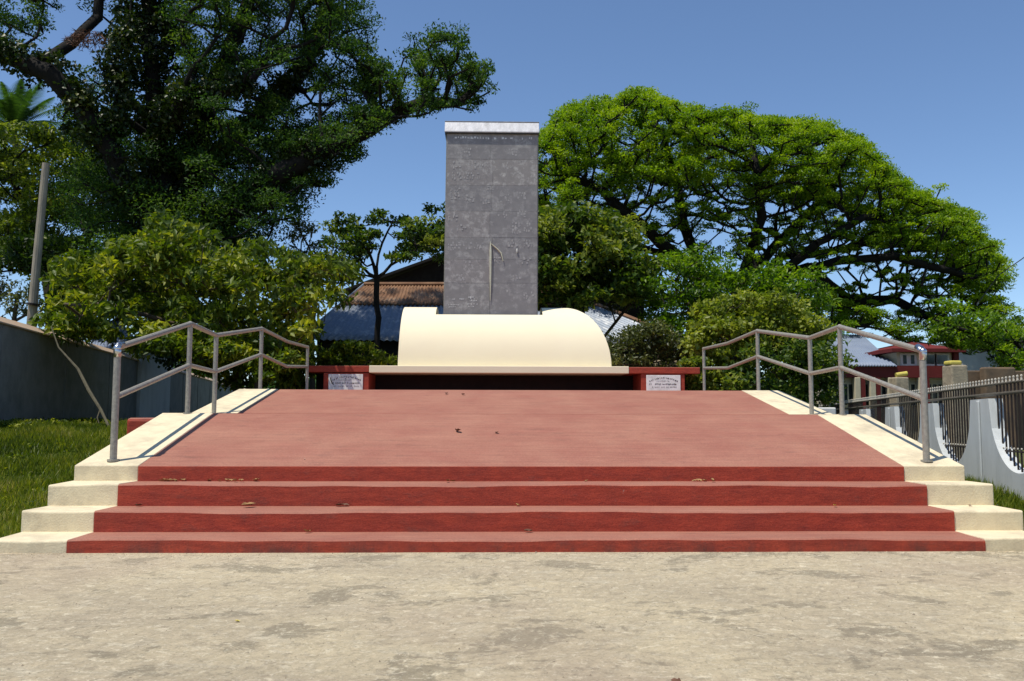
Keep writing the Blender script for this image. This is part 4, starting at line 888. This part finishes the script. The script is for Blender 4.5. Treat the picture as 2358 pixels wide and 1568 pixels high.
# ---- hazy far treeline
rng = np.random.default_rng(77); fp = []
for k in range(330):
    x = rng.uniform(-95, 115); y = 95+rng.uniform(-8, 14); z = rng.uniform(.5, 5.2+1.5*math.sin(x*.11)+math.sin(x*.31)); fp.append((x, y, z, rng.uniform(1.6, 2.8), 1.4))
tag(link('distant_treeline', crown_mesh('distant_treeline', fp, 34, .75, .5, 78, tint_bias=.1), None, L_DISP), 'far-off line of trees closing the horizon', None, None, 'stuff')
# ---- grass: banks either side of the stairway
def grass(name, n, xr, yr, seed, label, hgt=.11):
    rng = np.random.default_rng(seed); x = rng.uniform(*xr, n*3); y = rng.uniform(*yr, n*3)
    f = np.sin(x*1.9+np.sin(y*1.3))*np.sin(y*2.3+1.+np.sin(x*1.7))+.5*np.sin(x*5.1)*np.sin(y*4.7)
    ok = (rng.uniform(-1.3, 1.4, n*3) < f)
    ok &= ~((x > CX-OW-.05) & (x < CX+OW+.12) & (y < 21)); ok &= y > 7.85
    wx = P0[0]+(y-18)*dv[0]/dv[1]; ok &= x > wx+.03; fx = FC+FS*y; ok &= x < fx+3.5
    x, y, f = x[ok][:n], y[ok][:n], f[ok][:n]; m_ = len(x); z = gz(x, y)-.01
    a = rng.uniform(0, 2*math.pi, m_); h = hgt*rng.uniform(.4, 1.5, m_)*(1+.35*f); wd = rng.uniform(.006, .013, m_)*(1+y*.03); ln = rng.uniform(.1, .8, m_)*h; b_ = rng.uniform(0, 2*math.pi, m_)
    V = np.empty((m_, 3, 3)); dx = np.cos(a)*wd; dy = np.sin(a)*wd
    V[:, 0] = np.stack([x-dx, y-dy, z], 1); V[:, 1] = np.stack([x+dx, y+dy, z], 1); V[:, 2] = np.stack([x+np.cos(b_)*ln, y+np.sin(b_)*ln, z+h], 1)
    i = np.arange(m_)[:, None]*3+[0, 1, 2]
    tag(link(name, fast_mesh(name, V.reshape(-1, 3), i, np.clip(rng.normal(.46, .2, m_)+.16*f+.22*np.sin(x*.8+2*np.sin(y*.6))*np.sin(y*1.1+x*.5), 0, 1)), None, L_GRASS), label, None, None, 'stuff')
grass('grass', 210000, (-14, -4.2), (7.8, 19), 201, 'unmown grass on the bank left of the stairway')
grass('grass', 60000, (4.9, 10), (7.8, 18), 202, 'grass strip between the stairway and the scalloped fence')
rng = np.random.default_rng(203); m_ = 9000; s_ = rng.uniform(-2.5, 6, m_); o_ = rng.exponential(.28, m_)+.02
q = np.array([FC+FS*10.1, 10.1])[None]+fd[None]*s_[:, None]+fn[None]*o_[:, None]; x, y = q[:, 0], q[:, 1]; ok = (x > CX+OW+.15); x, y, o_ = x[ok], y[ok], o_[ok]; m_ = len(x)
z = gz(x, y)-.01; h = rng.uniform(.06, .24, m_)*np.exp(-o_*.8); a = rng.uniform(0, 6.28, m_); b_ = rng.uniform(0, 6.28, m_); ln = h*rng.uniform(.1, .7, m_); wd = .011
V = np.empty((m_, 3, 3)); V[:, 0] = np.stack([x-np.cos(a)*wd, y-np.sin(a)*wd, z], 1); V[:, 1] = np.stack([x+np.cos(a)*wd, y+np.sin(a)*wd, z], 1); V[:, 2] = np.stack([x+np.cos(b_)*ln, y+np.sin(b_)*ln, z+h], 1)
tag(link('tall_grass', fast_mesh('tall_grass', V.reshape(-1, 3), np.arange(m_)[:, None]*3+[0, 1, 2], np.clip(rng.normal(.5, .2, m_), 0, 1)), None, L_GRASS), 'longer grass growing against the foot of the scalloped fence', None, None, 'stuff')
# weeds along the foot of the left wall
wp = []
rng = np.random.default_rng(33)
for k in range(90):
    s = rng.uniform(-2, 7); q = P0+dv*s+nv*abs(rng.normal()*.8+.3); wp.append((q[0], q[1], float(gz(q[0], q[1]))+.06, .16, .14))
for k in range(120):
    x, y = rng.uniform(-11, -4.6), rng.uniform(8.6, 17); 
    if x > P0[0]+(y-18)*dv[0]/dv[1]+.3: wp.append((x, y, float(gz(x, y))+.02, .13, .07))
tag(link('weeds', crown_mesh('weeds', wp, 240, .075, .035, 34, up=.6, tint_bias=.05), None, L_BUSH), 'low leafy weeds among the grass and along the foot of the left wall', None, None, 'stuff')

# ================================================================== FALLEN LEAVES
def leaf_mesh(name, seed, L_=.07):
    r = np.random.default_rng(seed); n = 6; V, F = [], []; cu = r.uniform(.15, .5)
    for j in range(n+1):
        t = j/n; wd = L_*.26*math.sin(math.pi*min(.985, t*.93+.04)); z = L_*cu*(t-.5)**2*2+.006; x = (t-.5)*L_
        V += [(x, -wd, z+wd*.7), (x, 0, z), (x, wd, z+wd*r.uniform(.3, 1.1))]
        if j: q = j*3; F += [(q-3, q-2, q+1, q), (q-2, q-1, q+2, q+1)]
    return fast_mesh(name, np.array(V), np.array(F))
LM = [leaf_mesh('leaf', s) for s in range(5)]; rr = random.Random(8)
def on(y_img_x, level):   # distance and height of the tread just in front of each riser
    return [(7.62, 0.0), (8.13, .112), (8.63, .297), (9.10, .502)][level]
ORD = ['leftmost', 'second', 'third', 'fourth', 'fifth', 'sixth', 'seventh']
def leaf(x, level, label, group, matl=DRY, Y=None, z=None, sc=1.):
    if Y is None: Y, z = on(x, level); Y += rr.uniform(-.09, .02)
    X = at(x, 1100, Y)[0]; me = LM[rr.randrange(5)]
    key = me.name+matl.name
    if key not in LC: m2 = me.copy(); m2.materials.append(matl); LC[key] = m2
    o = bpy.data.objects.new('fallen_leaf', LC[key]); COL.objects.link(o); o.location = (X, Y, z+.003*sc)
    o.rotation_euler = (rr.uniform(-.35, .35), rr.uniform(-.2, .2), rr.uniform(0, 6.28)); o.scale = [sc*rr.uniform(1.05, 1.6)]*3
    tag(o, label, 'leaf', group)
LC = {}
for k, x in enumerate((372, 381, 390, 398, 408, 420)): leaf(x, 3, ORD[k]+' dry leaf from the left in the small heap at the top tread\'s left end', 'dry leaves heaped at the left of the top tread', sc=.9)
for k, x in enumerate((482, 505, 522, 531, 540, 556, 590)): leaf(x, 3, ORD[k]+' curled leaf of the scattered row right of the heap on the top tread', 'dry leaves scattered on the left half of the top tread', sc=.8)
for x, s, q in ((1030, .9, 'left larger tan leaf of a touching pair, middle of the top tread'), (1042, .7, 'right smaller tan leaf of a touching pair, middle of the top tread'), (1350, .7, 'lone tan leaf right of the middle of the top tread')): leaf(x, 3, q, 'dry leaves mid way along the top tread', sc=s)
for k, x in enumerate((1600, 1610, 1622, 1640)): leaf(x, 3, ORD[k]+' yellowish leaf of the small group on the right half of the top tread', 'dry leaves on the right of the top tread', sc=.8)
leaf(322, 2, 'brown leaf at the left end of the second tread from the top', None, DRYD)
leaf(574, 2, 'long tan leaf lying flat on the second tread from the top', None, DRY, sc=1.4)
for x, q in ((783, 'left'), (797, 'right')): leaf(x, 2, q+' dark curled leaf of a pair on the second tread from the top', 'pair of dark leaves on a tread', DRYD)
leaf(1192, 2, 'single tan leaf in the middle of the second tread from the top', None, DRY, sc=.7)
leaf(1921, 2, 'bright yellow scrap near the right end of the second tread from the top', None, YELLOW, sc=.8)
leaf(710, 1, 'small tan leaf on the lowest red tread, left of centre', None, DRY, sc=.8)
leaf(1216, 1, 'dark brown leaf near the middle of the lowest red tread', None, DRYD, sc=.8)
def rampz(Y): return .655+(Y-9.135)/(C1Y-9.135)*(Z1-.655)
leaf(1053, 0, 'brown curled leaf on the lower ramp, left of centre line', None, DRYD, 10.55, rampz(10.55), 1.5)
leaf(1144, 0, 'brown leaf on the lower ramp, right of the other brown one', None, DRYD, 10.5, rampz(10.5), .9)
leaf(700, 0, 'tiny pale speck of litter on the lower ramp at left', None, MARBLE, 9.38, rampz(9.38), .35)
leaf(1027, 0, 'small tan leaf high on the upper ramp', None, DRYD, 14.5, Z1+(14.5-LB)/(C2Y-LB)*(Z2-Z1), .9)
leaf(1065, 0, 'small dark leaf high on the upper ramp, right of the tan one', None, DRYD, 14.4, Z1+(14.4-LB)/(C2Y-LB)*(Z2-Z1), 1.)
leaf(2231, 0, 'reddish leaf on the right cream end block of the second step', None, DRYD, 8.55, .299, .7)
leaf(555, 0, 'yellow leaf on the bare forecourt left of centre', None, YELLOW, 5.15, 0, .5)
leaf(1553, 0, 'reddish brown leaf on the forecourt at the bottom edge right of centre', None, DRYD, 3.95, 0, .8)

# ================================================================== GRIT ON THE FORECOURT
rng = np.random.default_rng(301); n = 5200
x = rng.uniform(-9, 9, n); y = np.where(rng.uniform(size=n) < .3, 7.64-rng.exponential(.12, n), rng.uniform(2.2, 7.62, n)); sz = rng.uniform(.003, .0085, n)*np.where(rng.uniform(size=n) < .04, 1.9, 1)
base = np.array([[1, 0, 0], [-.5, .85, 0], [-.5, -.85, 0], [.1, .1, .9]]); a = rng.uniform(0, 6.28, n)
V = np.empty((n, 4, 3)); ca, sa = np.cos(a), np.sin(a)
for q in range(4):
    jx = base[q, 0]*rng.uniform(.6, 1.3, n); jy = base[q, 1]*rng.uniform(.6, 1.3, n)
    V[:, q] = np.stack([x+(jx*ca-jy*sa)*sz, y+(jx*sa+jy*ca)*sz, .001+base[q, 2]*sz*rng.uniform(.5, 1.1, n)], 1)
i = np.arange(n)[:, None]*4; F = np.concatenate([i+[0, 1, 3], i+[1, 2, 3], i+[2, 0, 3]])
tag(link('grit', fast_mesh('grit', V.reshape(-1, 3), F), None, mat('sandy_grit', (.50, .42, .28), (.22, .18, .13), 30, .9, lo=.45, hi=.55)), 'loose sandy grit and tiny stones scattered over the forecourt', None, None, 'stuff')
